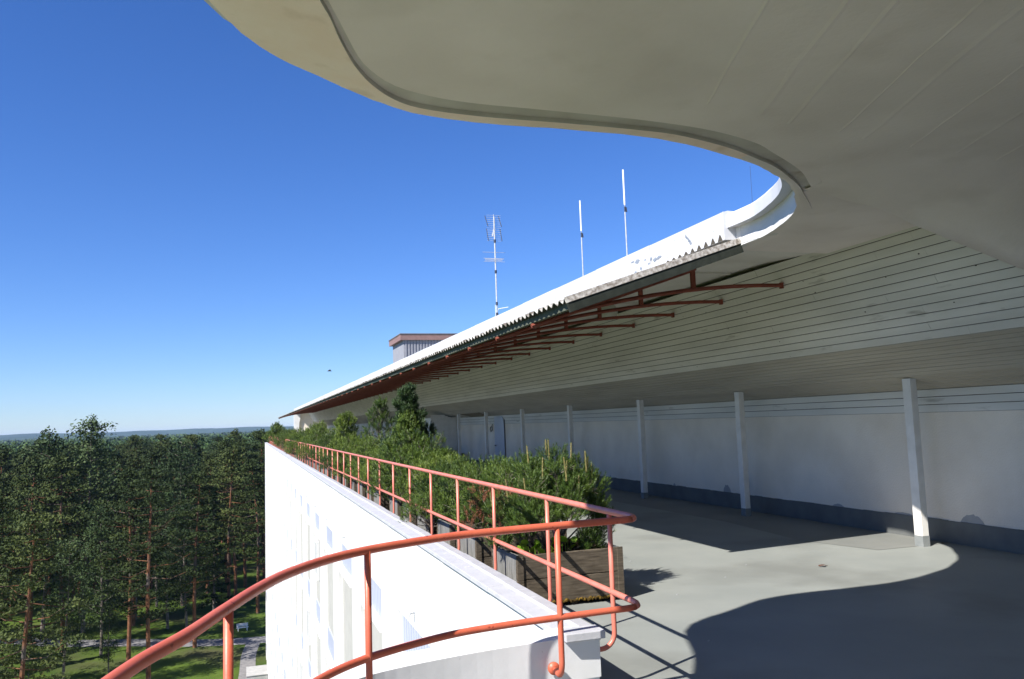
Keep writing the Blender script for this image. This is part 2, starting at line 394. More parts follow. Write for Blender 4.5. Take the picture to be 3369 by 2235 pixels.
boards((XW - .012, 2.27), (XW - .012, 1.92), 3, (-1, 0), 'wall_boards', seed=4, gap=.009)
# knots and cover strip
b = MB(); random.seed(8)
for i in range(60):
    t = random.random(); y = random.uniform(5, 30); u = random.uniform(.02, .98)
    p = Vector((dark[0] + (brk[0] - dark[0]) * u, y, dark[1] + (brk[1] - dark[1]) * u)) + Vector((-.86, 0, -.5)) * .003
    r = random.uniform(.004, .010); n8 = []
    ax = Vector((brk[0] - dark[0], 0, brk[1] - dark[1])).normalized()
    for j in range(8):
        an = j * math.pi / 4; n8.append(p + Vector((0, 1, 0)) * math.cos(an) * r * 1.6 + ax * math.sin(an) * r)
    b.face(n8)
P(b, 'board_knots', Mt['gap'])

# columns
ycol = [9.61, 14.03, 18.35, 23.05, 27.55, 32.2, 36.75, 41.3, 45.8, 50.3, 54.8, 5.0, 0.5]
b = MB(); b.box((-.0575, -.09, .16), (.0575, .09, 2.45)); 
first = None
for y in ycol:
    m1 = MB(); m1.box((9.27 - .0 , y, .15), (9.385, y + .155, 2.43 - .0)); co = P(m1, 'column', Mt['column'], bevel=.004)
    m2 = MB(); m2.box((9.267, y - .003, 0), (9.388, y + .158, .15)); P(m2, 'painted_base', Mt['greybase'], co)

# roof slab over the terrace (behind the canopy edge), its soffit, fascia and flashing
b = MB()
yk = [(8.4, SOF), (9.6, SOF + .06), (10.8, SOF2 - .01), (11.6, SOF2)]
rowsS = [[(6.13, 8.3, SOF + .001), (8.2, 8.3, SOF + .001)]] + [[(6.13, y, z), (8.2, y, z)] for y, z in yk] + [[(6.13, Y1, SOF2), (8.2, Y1, SOF2)]]
b.strip(rowsS); P(b, 'slab_soffit', Mt['slab'])
b = MB()
b.box((6.13, 9.0, 4.18), (6.22, Y1, 4.60)); P(b, 'slab_edge', Mt['plaster'])
for n in range(14):
    y = 11.55 + 3.36 * n; b = MB(); b.box((6.3, y, SOF2 - .035), (7.62, y + .06, SOF2 - .002)); P(b, 'soffit_batten', Mt['slab'])
b = MB()
b.box((6.2, 9.2, 4.56), (12.5, Y1, 4.61))
P(b, 'flat_roof', Mt['roof'])
# flashing: tall over the awning, stepped lower over the free curved edge
b = MB(); y = 9.12; k = 0
while y < Y1:
    y2 = min(y + 2.05, Y1); e = .004 * (k % 2)
    b.extrude_y([(5.95 - e, 4.27), (5.95 - e, 4.64 + e), (6.03, 4.665 + e), (6.24, 4.655 + e), (6.24, 4.63), (5.965, 4.625), (5.965, 4.27)], y, y2 - .014); y = y2; k += 1
P(b, 'roof_flashing', Mt['fascia'])
b = MB(); random.seed(14)
Mt['bareflash'] = mat('bare_zinc_patch', (.20, .23, .28), (.27, .30, .34), 20, .5)
def blot(cy, cz, w_, h_):
    n = 14; b.face([(5.9435, cy + w_ * math.cos(6.283 * i / n) * random.uniform(.35, 1), cz + h_ * math.sin(6.283 * i / n) * random.uniform(.35, 1)) for i in range(n)])
for i in range(9): blot(10.9 + .11 * i + random.uniform(-.04, .04), 4.40 + .012 * i * (-1) ** i, random.uniform(.05, .11), random.uniform(.02, .05))
for i in range(5): blot(9.95 + .03 * i, 4.42 + .03 * i, random.uniform(.02, .05), random.uniform(.02, .04))
for i in range(46): blot(random.uniform(9.3, 19), random.uniform(4.32, 4.61), random.uniform(.008, .03), random.uniform(.004, .014))
tag(P(b, 'flaked_paint', Mt['bareflash']), kind='stuff')
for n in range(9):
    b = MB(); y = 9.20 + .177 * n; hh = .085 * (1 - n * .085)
    b.face([(5.9425, y - .06, 4.268), (5.9425, y + .06, 4.268), (5.9425, y + .012, 4.268 + hh), (5.9425, y - .012, 4.268 + hh)]); P(b, 'gap_shade_patch', Mt['gap'])  # flat dark faces on the flashing, painted as the shaded gaps above corrugations
b = MB(); b.box((5.951, 9.105, 4.27), (6.15, 9.117, 4.645)); P(b, 'flashing_end', Mt['fascia'])

# --- curved canopy over the landing
E2 = [(-40, 4.2)]
edge_px = [(6.13, 9.3), (6.13, 9.08), (6.14, 8.75), (6.10, 8.42), (6.01, 8.08), (5.9, 7.76), (5.79, 7.51), (5.67, 7.29), (5.53, 7.09), (5.38, 6.92), (5.23, 6.72), (5.10, 6.60), (4.93, 6.42), (4.75, 6.30), (4.58, 6.19), (4.35, 6.04), (3.9, 5.84), (3.4, 5.66), (2.95, 5.57), (2.4, 5.55), (2.05, 5.56), (1.7, 5.57), (1.4, 5.545), (1.12, 5.49), (.88, 5.36), (.68, 5.22), (.56, 5.12), (.38, 4.97), (.2, 4.83), (.02, 4.61), (-.1, 4.40), (-.21, 4.14), (-.36, 3.80), (-.55, 3.50), (-.8, 3.2), (-1.05, 2.9), (-1.25, 2.6), (-1.4, 2.2), (-1.5, 1.5), (-1.4, .5)]
EV = [Vector((x, y, 0)) for x, y in edge_px]
EV = smooth_path([tuple(v) for v in EV], 3)
random.seed(11)
EV = [v + Vector((random.uniform(-1, 1), random.uniform(-1, 1), 0)) * .006 for v in EV]
BO = [(6.50, 9.3), (6.50, 8.4), (6.32, 7.9), (6.05, 7.48), (5.72, 7.10), (5.4, 6.78), (5.11, 6.49), (4.79, 6.23), (4.48, 6.0), (4.22, 5.86), (3.87, 5.68), (3.55, 5.56), (3.19, 5.46), (2.86, 5.43), (2.3, 5.42), (1.87, 5.43), (1.59, 5.43), (1.27, 5.40), (1.06, 5.34), (.9, 5.22), (.77, 5.06), (.68, 4.91), (.6, 4.74), (.5, 4.47), (.43, 4.25), (.36, 4.07), (.2, 3.6), (.0, 3.1), (-.3, 2.6), (-.7, 2.1), (-.9, 1.5), (-.9, .5)]
BI = [(6.55, 9.3), (6.55, 8.4), (6.38, 7.85), (6.12, 7.42), (5.80, 7.04), (5.47, 6.70), (5.17, 6.41), (4.85, 6.1), (4.55, 5.88), (4.24, 5.68), (3.98, 5.51), (3.68, 5.39), (3.44, 5.32), (3.17, 5.27), (2.75, 5.23), (2.2, 5.215), (1.8, 5.21), (1.53, 5.21), (1.27, 5.18), (1.1, 5.13), (.94, 5.06), (.84, 4.98), (.72, 4.83), (.64, 4.69), (.55, 4.46), (.47, 4.24), (.4, 4.06), (.25, 3.6), (.05, 3.1), (-.25, 2.6), (-.63, 2.1), (-.83, 1.5), (-.83, .5)]
gr = smooth_path([(x, y, 0) for x, y in BI], 6); go_ = smooth_path([(x, y, 0) for x, y in BO], 6)
def resample(path, n):
    d = [0]
    for a, b_ in zip(path, path[1:]): d.append(d[-1] + (b_ - a).length)
    out = []; j = 0
    for i in range(n):
        s_ = d[-1] * i / (n - 1)
        while j < len(d) - 2 and d[j + 1] < s_: j += 1
        t = (s_ - d[j]) / max(d[j + 1] - d[j], 1e-9); out.append(path[j].lerp(path[j + 1], min(max(t, 0), 1)))
    return out
def nearest_on(path, p):
    best = None
    for a, b_ in zip(path, path[1:]):
        ab = b_ - a; t = max(0, min(1, (p - a).dot(ab) / max(ab.length_squared, 1e-9))); q = a + ab * t; dd = (q - p).length
        if best is None or dd < best[0]: best = (dd, q)
    return best[1]
NG = 150
Gc = resample(gr, NG)
# matching points on the edge, monotone by arclength blending
Ec = []
dE = [0]
for a, b_ in zip(EV, EV[1:]): dE.append(dE[-1] + (b_ - a).length)
def onE(s_):
    s_ = max(0, min(dE[-1], s_)); j = 0
    while j < len(dE) - 2 and dE[j + 1] < s_: j += 1
    return EV[j].lerp(EV[j + 1], (s_ - dE[j]) / max(dE[j + 1] - dE[j], 1e-9))
def projE(p):
    best = (1e9, 0)
    for j, (a, b_) in enumerate(zip(EV, EV[1:])):
        ab = b_ - a; t = max(0, min(1, (p - a).dot(ab) / max(ab.length_squared, 1e-9))); dd = (a + ab * t - p).length
        if dd < best[0]: best = (dd, dE[j] + t * ab.length)
    return best[1]
sv = [projE(p) for p in Gc]
for i in range(1, NG): sv[i] = max(sv[i], sv[i - 1] + .004)
sv[-1] = dE[-1]
for _ in range(6): sv = [sv[0]] + [(sv[i - 1] + sv[i] * 2 + sv[i + 1]) / 4 for i in range(1, NG - 1)] + [sv[-1]]
# canopy edge gets its own dense ring so its outline is kept; lip is triangulated between rings by sampling densely
NF = 420
def lerp_list(L_, t):
    x = t * (len(L_) - 1); j = min(int(x), len(L_) - 2); return L_[j] + (L_[j + 1] - L_[j]) * (x - j)
ring_g = [lerp_list(Gc, i / (NF - 1)) for i in range(NF)]
ring_e = [onE(lerp_list(sv, i / (NF - 1))) for i in range(NF)]
ring_l = []        # outer border of the drip groove
for g_ in ring_g:
    ring_l.append(nearest_on(go_, g_))
fade = [min(1, max(0, (i / NF - .17) / .11)) for i in range(NF)]
def zr(ring, z): return [(p.x, p.y, z if not callable(z) else z(i)) for i, p in enumerate(ring)]
lipz = 4.18
b = MB()
ring_m = [l.lerp(e, .55) for l, e in zip(ring_l, ring_e)]
def tilt(i): return max(0, min(.13, ((ring_e[i] - ring_l[i]).length - .14) * .32))
tl_ = [tilt(i) for i in range(NF)]
for _ in range(8): tl_ = [tl_[0]] + [(tl_[i - 1] + tl_[i] + tl_[i + 1]) / 3 for i in range(1, NF - 1)] + [tl_[-1]]
for i in range(int(NF * .25)): tl_[i] = 0
ring_e = [Vector((p.x * (2.18 + t) / 2.18, p.y * (2.18 + t) / 2.18, 0)) for p, t in zip(ring_e, tl_)]
b.strip([zr(ring_e, lambda i: lipz + .006 + tl_[i]), zr(ring_m, lambda i: lipz - .002 + tl_[i] * .45), zr(ring_l, lipz)])
nA = int(NF * .36); nF = len(b.f)
for q in range(nF):
    if (q % (NF - 1)) < nA: b.mi[q] = 1
lip = P(b, 'canopy_lip', [Mt['edge'], Mt['canopy']], recalc=False)
b = MB(); gd = .034
b.strip([zr(ring_l, lipz), zr(ring_l, lambda i: lipz + gd * fade[i]), zr(ring_g, lambda i: lipz + gd * fade[i]), zr(ring_g, lipz)])
nF = len(b.f)
for q in range(nF):
    if (q % (NF - 1)) < int(NF * .235): b.mi[q] = 1
P(b, 'drip_groove', [Mt['groove'], Mt['canopy']])
# inner soffit with the faint board marks, and the down-stand fold on the right
b = MB()
inner = [(p.x, p.y, lipz) for p in ring_g[::3]]
A_pts = [(3.12, 4.84), (3.95, 5.09), (4.85, 5.27), (5.6, 5.36), (6.31, 5.43), (6.84, 5.51), (8.2, 5.9), (10.2, 6.5)]
b.face(inner + [(-2.7, -3, lipz), (10.2, -3, lipz), (10.2, 9.3, lipz)])
cs = P(b, 'canopy_soffit', Mt['canopy'], recalc=False)
if cs.data.polygons[0].normal.z > 0: cs.data.flip_normals()
b = MB()
Bp = [(5.25, 6.32, 4.175), (5.6, 6.45, 4.155), (6.0, 6.60, 4.10), (6.4, 6.70, 4.02), (6.75, 6.76, 3.93), (7.25, 6.63, 3.70), (7.8, 6.40, 3.40), (8.9, 6.1, 3.0), (10.2, 5.9, 2.7)]
Ap = [(3.95, 5.09), (4.3, 5.17), (4.85, 5.27), (5.3, 5.33), (5.7, 5.37), (6.31, 5.43), (6.84, 5.51), (8.2, 5.6), (10.2, 5.75)]
rowA = []; 
NS = 40
def pl(L_, t):
    x = t * (len(L_) - 1); j = min(int(x), len(L_) - 2); u = x - j
    return [a + (c - a) * u for a, c in zip(L_[j], L_[j + 1])]
rws = []
for k in range(9):
    s_ = k / 8; rw = []
    for i in range(NS):
        a = pl([(x, y, lipz + .003) for x, y in Ap], i / (NS - 1)); c = pl(Bp, i / (NS - 1))
        zf = s_ ** 1.7
        rw.append((a[0] + (c[0] - a[0]) * s_, a[1] + (c[1] - a[1]) * s_, a[2] + (c[2] - a[2]) * zf))
    rws.append(rw)
rws.append([(x, y + .28, 4.185) for x, y, z in rws[8]])
b.strip(rws)
P(b, 'canopy_downstand', Mt['canopy'], smooth=True)
# shuttering marks
b = MB(); random.seed(5)
dirv = Vector((math.cos(R(-109)), math.sin(R(-109)), 0)); nrm = Vector((-dirv.y, dirv.x, 0))
for x0, y0, wd, ln in ((3.60, 4.95, .05, 7), (3.92, 5.04, .035, 7), (4.76, 5.2, .045, 7), (4.45, 5.11, .02, 6), (5.85, 5.33, .03, 7), (3.1, 4.85, .02, 5), (6.4, 5.4, .03, 7), (5.3, 5.28, .02, 6), (7.0, 5.5, .03, 6)):
    p0 = Vector((x0, y0, 0)); L1 = []; L2 = []; L3 = []
    for i in range(24):
        q = p0 + dirv * (ln * i / 23) + nrm * .02 * noise.noise((i * .6, x0, 0)); ww = wd * 1.6 * (.6 + .4 * noise.noise((i * .9, x0 * 3, 1)))
        L1.append((q.x + nrm.x * ww, q.y + nrm.y * ww, lipz + .002)); L2.append((q.x, q.y, lipz - .0045)); L3.append((q.x - nrm.x * ww, q.y - nrm.y * ww, lipz + .002))
    b.strip([L1, L2, L3])
P(b, 'shuttering_marks', Mt['canopy'])
# canopy top and its vertical white edge
b = MB()
ring_in = [Vector((p.x, p.y, 0)) for p in ring_e]
b.strip([zr(ring_e, lambda i: lipz + .006 + tl_[i]), zr(ring_e, 4.45)])
P(b, 'canopy_edge', Mt['plaster'])
def inset(ring, d):
    out = []
    for i, p in enumerate(ring):
        t = (ring[min(i + 3, len(ring) - 1)] - ring[max(i - 3, 0)]); t.normalize(); out.append(p + Vector((t.y, -t.x, 0)) * d)
    return out
fr = inset(ring_e[::6], -.13); sign_test = fr[len(fr) // 2]
if (Vector((sign_test.x, sign_test.y, 0)) - Vector((1.5, 9, 0))).length > (ring_e[NF // 2] - Vector((1.5, 9, 0))).length: fr = inset(ring_e[::6], .13)
b = MB()
sgn = 1 if (inset(ring_e[::6], .13)[35] - fr[35]).length < 1e-6 else -1
fr2 = inset(ring_e[::6], sgn * .12)
bk = inset(ring_e[::6], sgn * -.3)
b.strip([zr(fr2, 4.43), zr(fr, 4.43), zr(fr, 4.58), zr(inset(ring_e[::6], sgn * .10), 4.62), zr(inset(ring_e[::6], -sgn * .02), 4.66), zr(bk, 4.66)])
b.strip([zr(fr2, 4.43), zr(ring_e[::6], 4.44)])
P(b, 'canopy_flashing', Mt['fascia'])
b = MB()
b.face([(p.x, p.y, 4.655) for p in bk] + [(-1.4, -5, 4.655), (13, -5, 4.655), (13, 8.9, 4.655)])
P(b, 'canopy_roof', Mt['roof'])
b = MB(); b.box((10.1, -8, 0), (13, Y1, 4.62)); P(b, 'inner_block', Mt['plaster'])
b = MB(); b.box((3.2, -9.5, 0), (13, -9.2, 4.6)); P(b, 'stair_wall', Mt['plaster'])
# far end wall of the terrace
b = MB(); b.extrude_y([(5.95, 0), (6.55, 0), (6.62, 2.8), (6.75, 3.3), (6.75, 4.3), (5.95, 4.3)], Y1 - .6, Y1); P(b, 'end_pillar', Mt['plaster'])
b = MB(); b.box((6.56, Y1 - .3, 0), (XW, Y1 - .05, 4.3)); P(b, 'end_wall', Mt['backwall'])

# awning of corrugated sheets on red brackets (part of the building)
aw = MB(); yA0, yA1 = 9.08, 104.0
sx0, sz0, sx1, sz1 = 3.66, 3.425, 6.12, 4.235
n_c = int((yA1 - yA0) / .177); sub = 6
rows2 = []
ln_ = math.hypot(sx1 - sx0, sz1 - sz0); nx, nz = -(sz1 - sz0) / ln_, (sx1 - sx0) / ln_
def wave(i):
    return .026 * math.cos(2 * math.pi * i / sub)
L0 = []; L1 = []; U0 = []; U1 = []
for i in range(n_c * sub + 1):
    y = yA0 + .177 * i / sub; h = wave(i); sh = .012 * (int(y / 1.05) % 2)
    for LL, (x, z), dh in ((L0, (sx0, sz0), 0), (L1, (sx1, sz1), 0), (U0, (sx0, sz0), .009), (U1, (sx1, sz1), .009)):
        LL.append((x + nx * (h + dh) - (sh if LL in (L0, U0) else 0), y, z + nz * (h + dh)))
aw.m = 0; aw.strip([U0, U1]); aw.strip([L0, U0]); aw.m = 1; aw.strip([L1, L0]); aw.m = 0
aw.face([L0[0], L1[0], U1[0], U0[0]])
awn = P(aw, 'awning', [Mt['sheet'], Mt['sheetdark']])
# thick stained verge along the near end
b = MB(); 
def sp(t, y, d): 
    x = sx0 + (sx1 - sx0) * t; z = sz0 + (sz1 - sz0) * t; return (x + nx * d, y, z + nz * d)
for d0, d1, y0, y1 in ((-.03, .045, 9.00, 9.075),):
    i = len(b.v)
    pr = [sp(0, y0, d0), sp(1, y0, d0), sp(1, y0, d1), sp(0, y0, d1), sp(0, y1, d0), sp(1, y1, d0), sp(1, y1, d1), sp(0, y1, d1)]
    b.v += pr
    for q in ((0, 1, 2, 3), (7, 6, 5, 4), (0, 4, 5, 1), (3, 2, 6, 7), (0, 3, 7, 4), (1, 5, 6, 2)): b.f.append(tuple(i + k for k in q)); b.mi.append(0)
P(b, 'verge_strip', Mt['verge'], awn)
b = MB(); i = 0
pr = [sp(0, 9.01, -.15), sp(1, 9.01, -.15), sp(1, 9.01, -.032), sp(0, 9.01, -.032), sp(0, 9.07, -.15), sp(1, 9.07, -.15), sp(1, 9.07, -.032), sp(0, 9.07, -.032)]
b.v += pr
for q in ((0, 1, 2, 3), (7, 6, 5, 4), (0, 4, 5, 1), (3, 2, 6, 7), (0, 3, 7, 4), (1, 5, 6, 2)): b.f.append(q); b.mi.append(0)
P(b, 'dark_underside_strip', Mt['darkstrip'], awn)  # added strip that carries on the dark sheet underside
b = MB()      # purlins below the sheet
for t, w_ in ((.03, .06), (.5, .05)):
    x, y_, z = sp(t, 0, -.075); b.box((x - .03, yA0 + .1, z - .045), (x + .03, yA1, z + .035))
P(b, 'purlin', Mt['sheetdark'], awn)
for n in range(56):
    y = 10.45 + 1.682 * n
    if y > yA1: break
    b = MB()
    lo = lambda t: sp(t, y, -.145)
    b.tube([lo(-.0), lo(.35), lo(.7), lo(1.02), (6.3, y, 4.15)], .03, 8)                 # rafter under the sheet
    bx = lambda t: (7.80 + (4.25 - 7.80) * t, y, 3.93 - .03 * t - .43 * t ** 2.0)
    b.tube([bx(t / 8) for t in range(9)], .03, 8)                                       # lower chord, dipping outwards
    x1 = 6.25; t1 = (7.80 - x1) / 3.55; z1 = bx(t1)[2]
    b.box((x1 - .035, y - .02, z1), (x1 + .035, y + .02, 4.13))
    b.box((7.76, y - .03, 3.88), (7.80, y + .03, 3.97))
    P(b, 'bracket', Mt['reddull'], awn, smooth=False)

# door, ceiling hatch on the back wall
d = MB()
y0, y1 = 31.5, 32.8; pts = []
for k in range(9):
    an = math.pi / 2 * k / 8; pts.append((y0 + .35 - .35 * math.cos(an), 1.88 + .35 * math.sin(an)))
pts = [(y0, .02)] + pts + [(y1, 2.23), (y1, .02)]
fr_ = [(XW - .05, y, z) for y, z in pts]; bk_ = [(XW - .022, y, z) for y, z in pts]
d.face(fr_)
for i in range(len(pts)):
    j = (i + 1) % len(pts); d.face([fr_[i], fr_[j], bk_[j], bk_[i]])
do = P(d, 'door', Mt['door'], recalc=True)
b = MB(); b.box((XW - .10, 32.62, 1.02), (XW - .05, 32.70, 1.06)); b.box((XW - .10, 32.50, 1.02), (XW - .085, 32.70, 1.05)); P(b, 'handle', Mt['darkmetal'], do)
b = MB(); b.box((XW - .028, 31.44, .02), (XW - .0205, 31.49, 2.1)); P(b, 'door_gap', Mt['gap'], do)
b = MB()
for i in range(1):
    b.face([(9.0, 33.6, 2.60 - .02), (9.72, 33.2, 2.27), (9.72, 36.0, 2.27), (9.0, 38.0, 2.60 - .02)])
P(b, 'ceiling_hatch', Mt['hatch'])

# ------------------------------------------------------------------ railing
X_R, ZT, ZM = 2.61, 1.297, .702
rail = empty('terrace_railing', (2.61, 5.5, 0), 0, 'red tubular steel railing along the terrace that curves round the near landing', 'railing')
def RP(mb, name, m, **k):
    mb.v = [(a - 2.61, b_ - 5.5, c) for a, b_, c in mb.v]; return mb.build(name, m, rail, smooth=True, **k)
curve = [(2.50, 5.232), (2.3, 5.225), (1.98, 5.20), (1.6, 5.165), (1.25, 5.10), (.95, 4.97), (.66, 4.80), (.42, 4.58), (.2, 4.26), (.05, 3.92), (-.09, 3.5), (-.2, 3.15), (-.34, 2.78), (-.47, 2.2), (-.50, 1.5), (-.44, .8), (-.25, 0), (.2, -.8), (.9, -1.5), (1.9, -2.0)]
cv = smooth_path([(x, y, 0) for x, y in curve], 6)
def bend(z):     # sharp rounded return at the corner
    pts = [(X_R, 6.2, z), (X_R, 5.75, z)]
    for k in range(9):
        an = math.pi * .93 * k / 8; r = .068
        pts.append((X_R - r + r * math.cos(an) + .0, 5.40 - r * 1.3 * math.sin(an), z))
    return pts
def railpath(z):
    c0 = Vector((X_R - .10, 5.41)); pts = [(X_R, 103.5, z)] + [(X_R, y, z) for y in range(100, 6, -3)] + [(X_R, 5.52, z)]
    pts += [(X_R - .001, 5.42, z), (X_R - .008, 5.35, z), (X_R - .03, 5.29, z), (X_R - .07, 5.25, z), (X_R - .13, 5.232, z)]
    pts += [(p.x, p.y, z) for p in cv[2:]]
    return pts
pt = railpath(ZT)
cut = next(i for i, p in enumerate(pt) if p[1] < 5.28)
for nm, z, r in (('top_rail', ZT, .0245), ('mid_rail', ZM, .022)):
    pp = railpath(z)
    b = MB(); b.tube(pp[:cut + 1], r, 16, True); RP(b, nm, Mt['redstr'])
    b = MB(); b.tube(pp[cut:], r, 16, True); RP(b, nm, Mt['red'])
ypost = [5.76, 7.12, 8.83, 10.47, 12.1, 13.76, 15.4, 17.05, 18.75, 20.38, 22.0, 23.6]
while ypost[-1] < 103: ypost.append(ypost[-1] + 1.62)
def hookpost(x, y, dx, dy, zt, foot, dist=.235):      # post that bends at its foot and turns into the parapet face
    r = .11; pts = [(x, y, zt), (x, y, ZM), (x, y, foot + r)]
    for k in range(1, 8):
        an = math.pi / 2 * k / 7; q = r * (1 - math.cos(an)); pts.append((x + dx * q, y + dy * q, foot + r - r * math.sin(an)))
    pts.append((x + dx * dist, y + dy * dist, foot)); return pts
for y in ypost:
    b = MB(); b.tube(hookpost(X_R, y, -1, 0, ZT, .30), .0185, 12); RP(b, 'post', Mt['redstr'])
for (x, y, dx, dy) in ((1.97, 5.20, .12, .99), (.655, 4.79, -.50, .86), (-.07, 3.55, -.95, .28), (-.44, 2.35, -.99, .12), (-.5, 1.2, -1, -.0)):
    b = MB(); b.tube(hookpost(x, y, dx, dy, ZT, .31, .26), .0195, 14)
    ex, ey = x + dx * .235, y + dy * .235; zz = .31
    b.tube([(ex - dx * .012, ey - dy * .012, zz), (ex + dx * .012, ey + dy * .012, zz)], .042, 16)
    RP(b, 'post', Mt['red'])

# ------------------------------------------------------------------ planters
def planter_mesh():
    root = empty('planter_box')
    W, D, Z0, Z1 = 1.24, .96, .055, .575; t = .045
    CH[root.name] = []
    for ya, yb in ((0, t), (D - t, D)):
        b = MB()
        for k in range(2):
            z0 = Z0 + k * .26; z1 = z0 + .252; b.box((0, ya, z0), (W, yb, z1))
        b.build('side_boards', Mt['wood'], root, bevel=.005)
    for xa, xb in ((.004, t), (W - t, W - .004)):
        b = MB()
        for k in range(5):
            y0 = t + .002 + k * (D - 2 * t) / 5; y1 = y0 + (D - 2 * t) / 5 - .006
            b.box((xa, y0, Z0), (xb, y1, Z1 - .01 - .004 * (k % 2)))
        b.build('end_boards', Mt['woodgrey'], root, bevel=.004)
    for x in (W - .07, .002):
        b = MB(); b.box((x, -.018, Z0 - .03), (x + .065, -.001, Z1)); b.build('batten', Mt['wood'], root)
    for x in (.05, W - .15, W / 2):
        b = MB(); b.box((x, .06, 0), (x + .09, D - .06, Z0 - .002)); b.build('foot', Mt['wood'], root)
    b = MB(); n = 16; random.seed(3)
    g = [[(t + (W - 2 * t) * i / n, t + (D - 2 * t) * j / n, Z1 - .05 + random.uniform(-.02, .02)) for i in range(n + 1)] for j in range(n + 1)]
    b.strip(g); b.build('soil', Mt['soil'], root)
    b = MB(); random.seed(9)
    b.tube([(.08 + i * (W - .16) / 60, -.004, Z0 + random.uniform(-.012, .012)) for i in range(61)], [random.uniform(.006, .022) for i in range(61)], 6)
    b.build('moss', Mt['moss'], root)
    return root
ord_ = ['nearest', 'second', 'third', 'fourth', 'fifth', 'sixth', 'seventh', 'eighth', 'ninth', 'tenth', 'eleventh', 'twelfth']
ypl = [8.47, 10.12, 11.5, 12.88, 14.3, 15.75, 17.8, 19.25, 20.75, 22.4]
while ypl[-1] < 98: ypl.append(ypl[-1] + 1.9)
pl0 = planter_mesh(); roots = []
for i, y in enumerate(ypl):
    o = pl0 if i == 0 else copy_tree(pl0)
    o.location = (2.74, y, 0)
    if i: o.rotation_euler = (0, 0, R([0, 1.2, -1.5, .8, -.6][i % 5]))
    lab = (ord_[i] + ' weathered wooden planter box from the corner of the red railing') if i < 12 else 'weathered wooden planter box hidden under pines in the far part of the row'
    if i == 0: lab = 'nearest weathered wooden planter box, with light green leaves and mossy underside'
    tag(o, lab, 'planter', 'wooden planter boxes along the railing')

# ------------------------------------------------------------------ terrace pines
def shoot(bm_list, p, d, ln, nn, nl, nw, rnd):
    """one shoot: stem + needles"""
    v, fidx, mi = bm_list.v, bm_list.f, bm_list.mi
    d = d.normalized(); a = d.orthogonal().normalized(); b_ = d.cross(a)
    for k in range(nn):
        t = rnd.random(); an = rnd.random() * 6.283
        base = p + d * (ln * t)
        out = a * math.cos(an) + b_ * math.sin(an)
        sp_ = .55 + .5 * (1 - t) + rnd.uniform(-.15, .15)
        nd = (d * (1.0 - .25 * (1 - t)) + out * sp_ * 1.15).normalized()
        L_ = nl * rnd.uniform(.75, 1.15); side = nd.cross(out); 
        if side.length < 1e-4: side = a
        side = side.normalized() * nw * .5
        i = len(v); tip = base + nd * L_
        v += [tuple(base - side), tuple(base + side), tuple(tip)]
        fidx.append((i, i + 1, i + 2)); mi.append(bm_list.m)
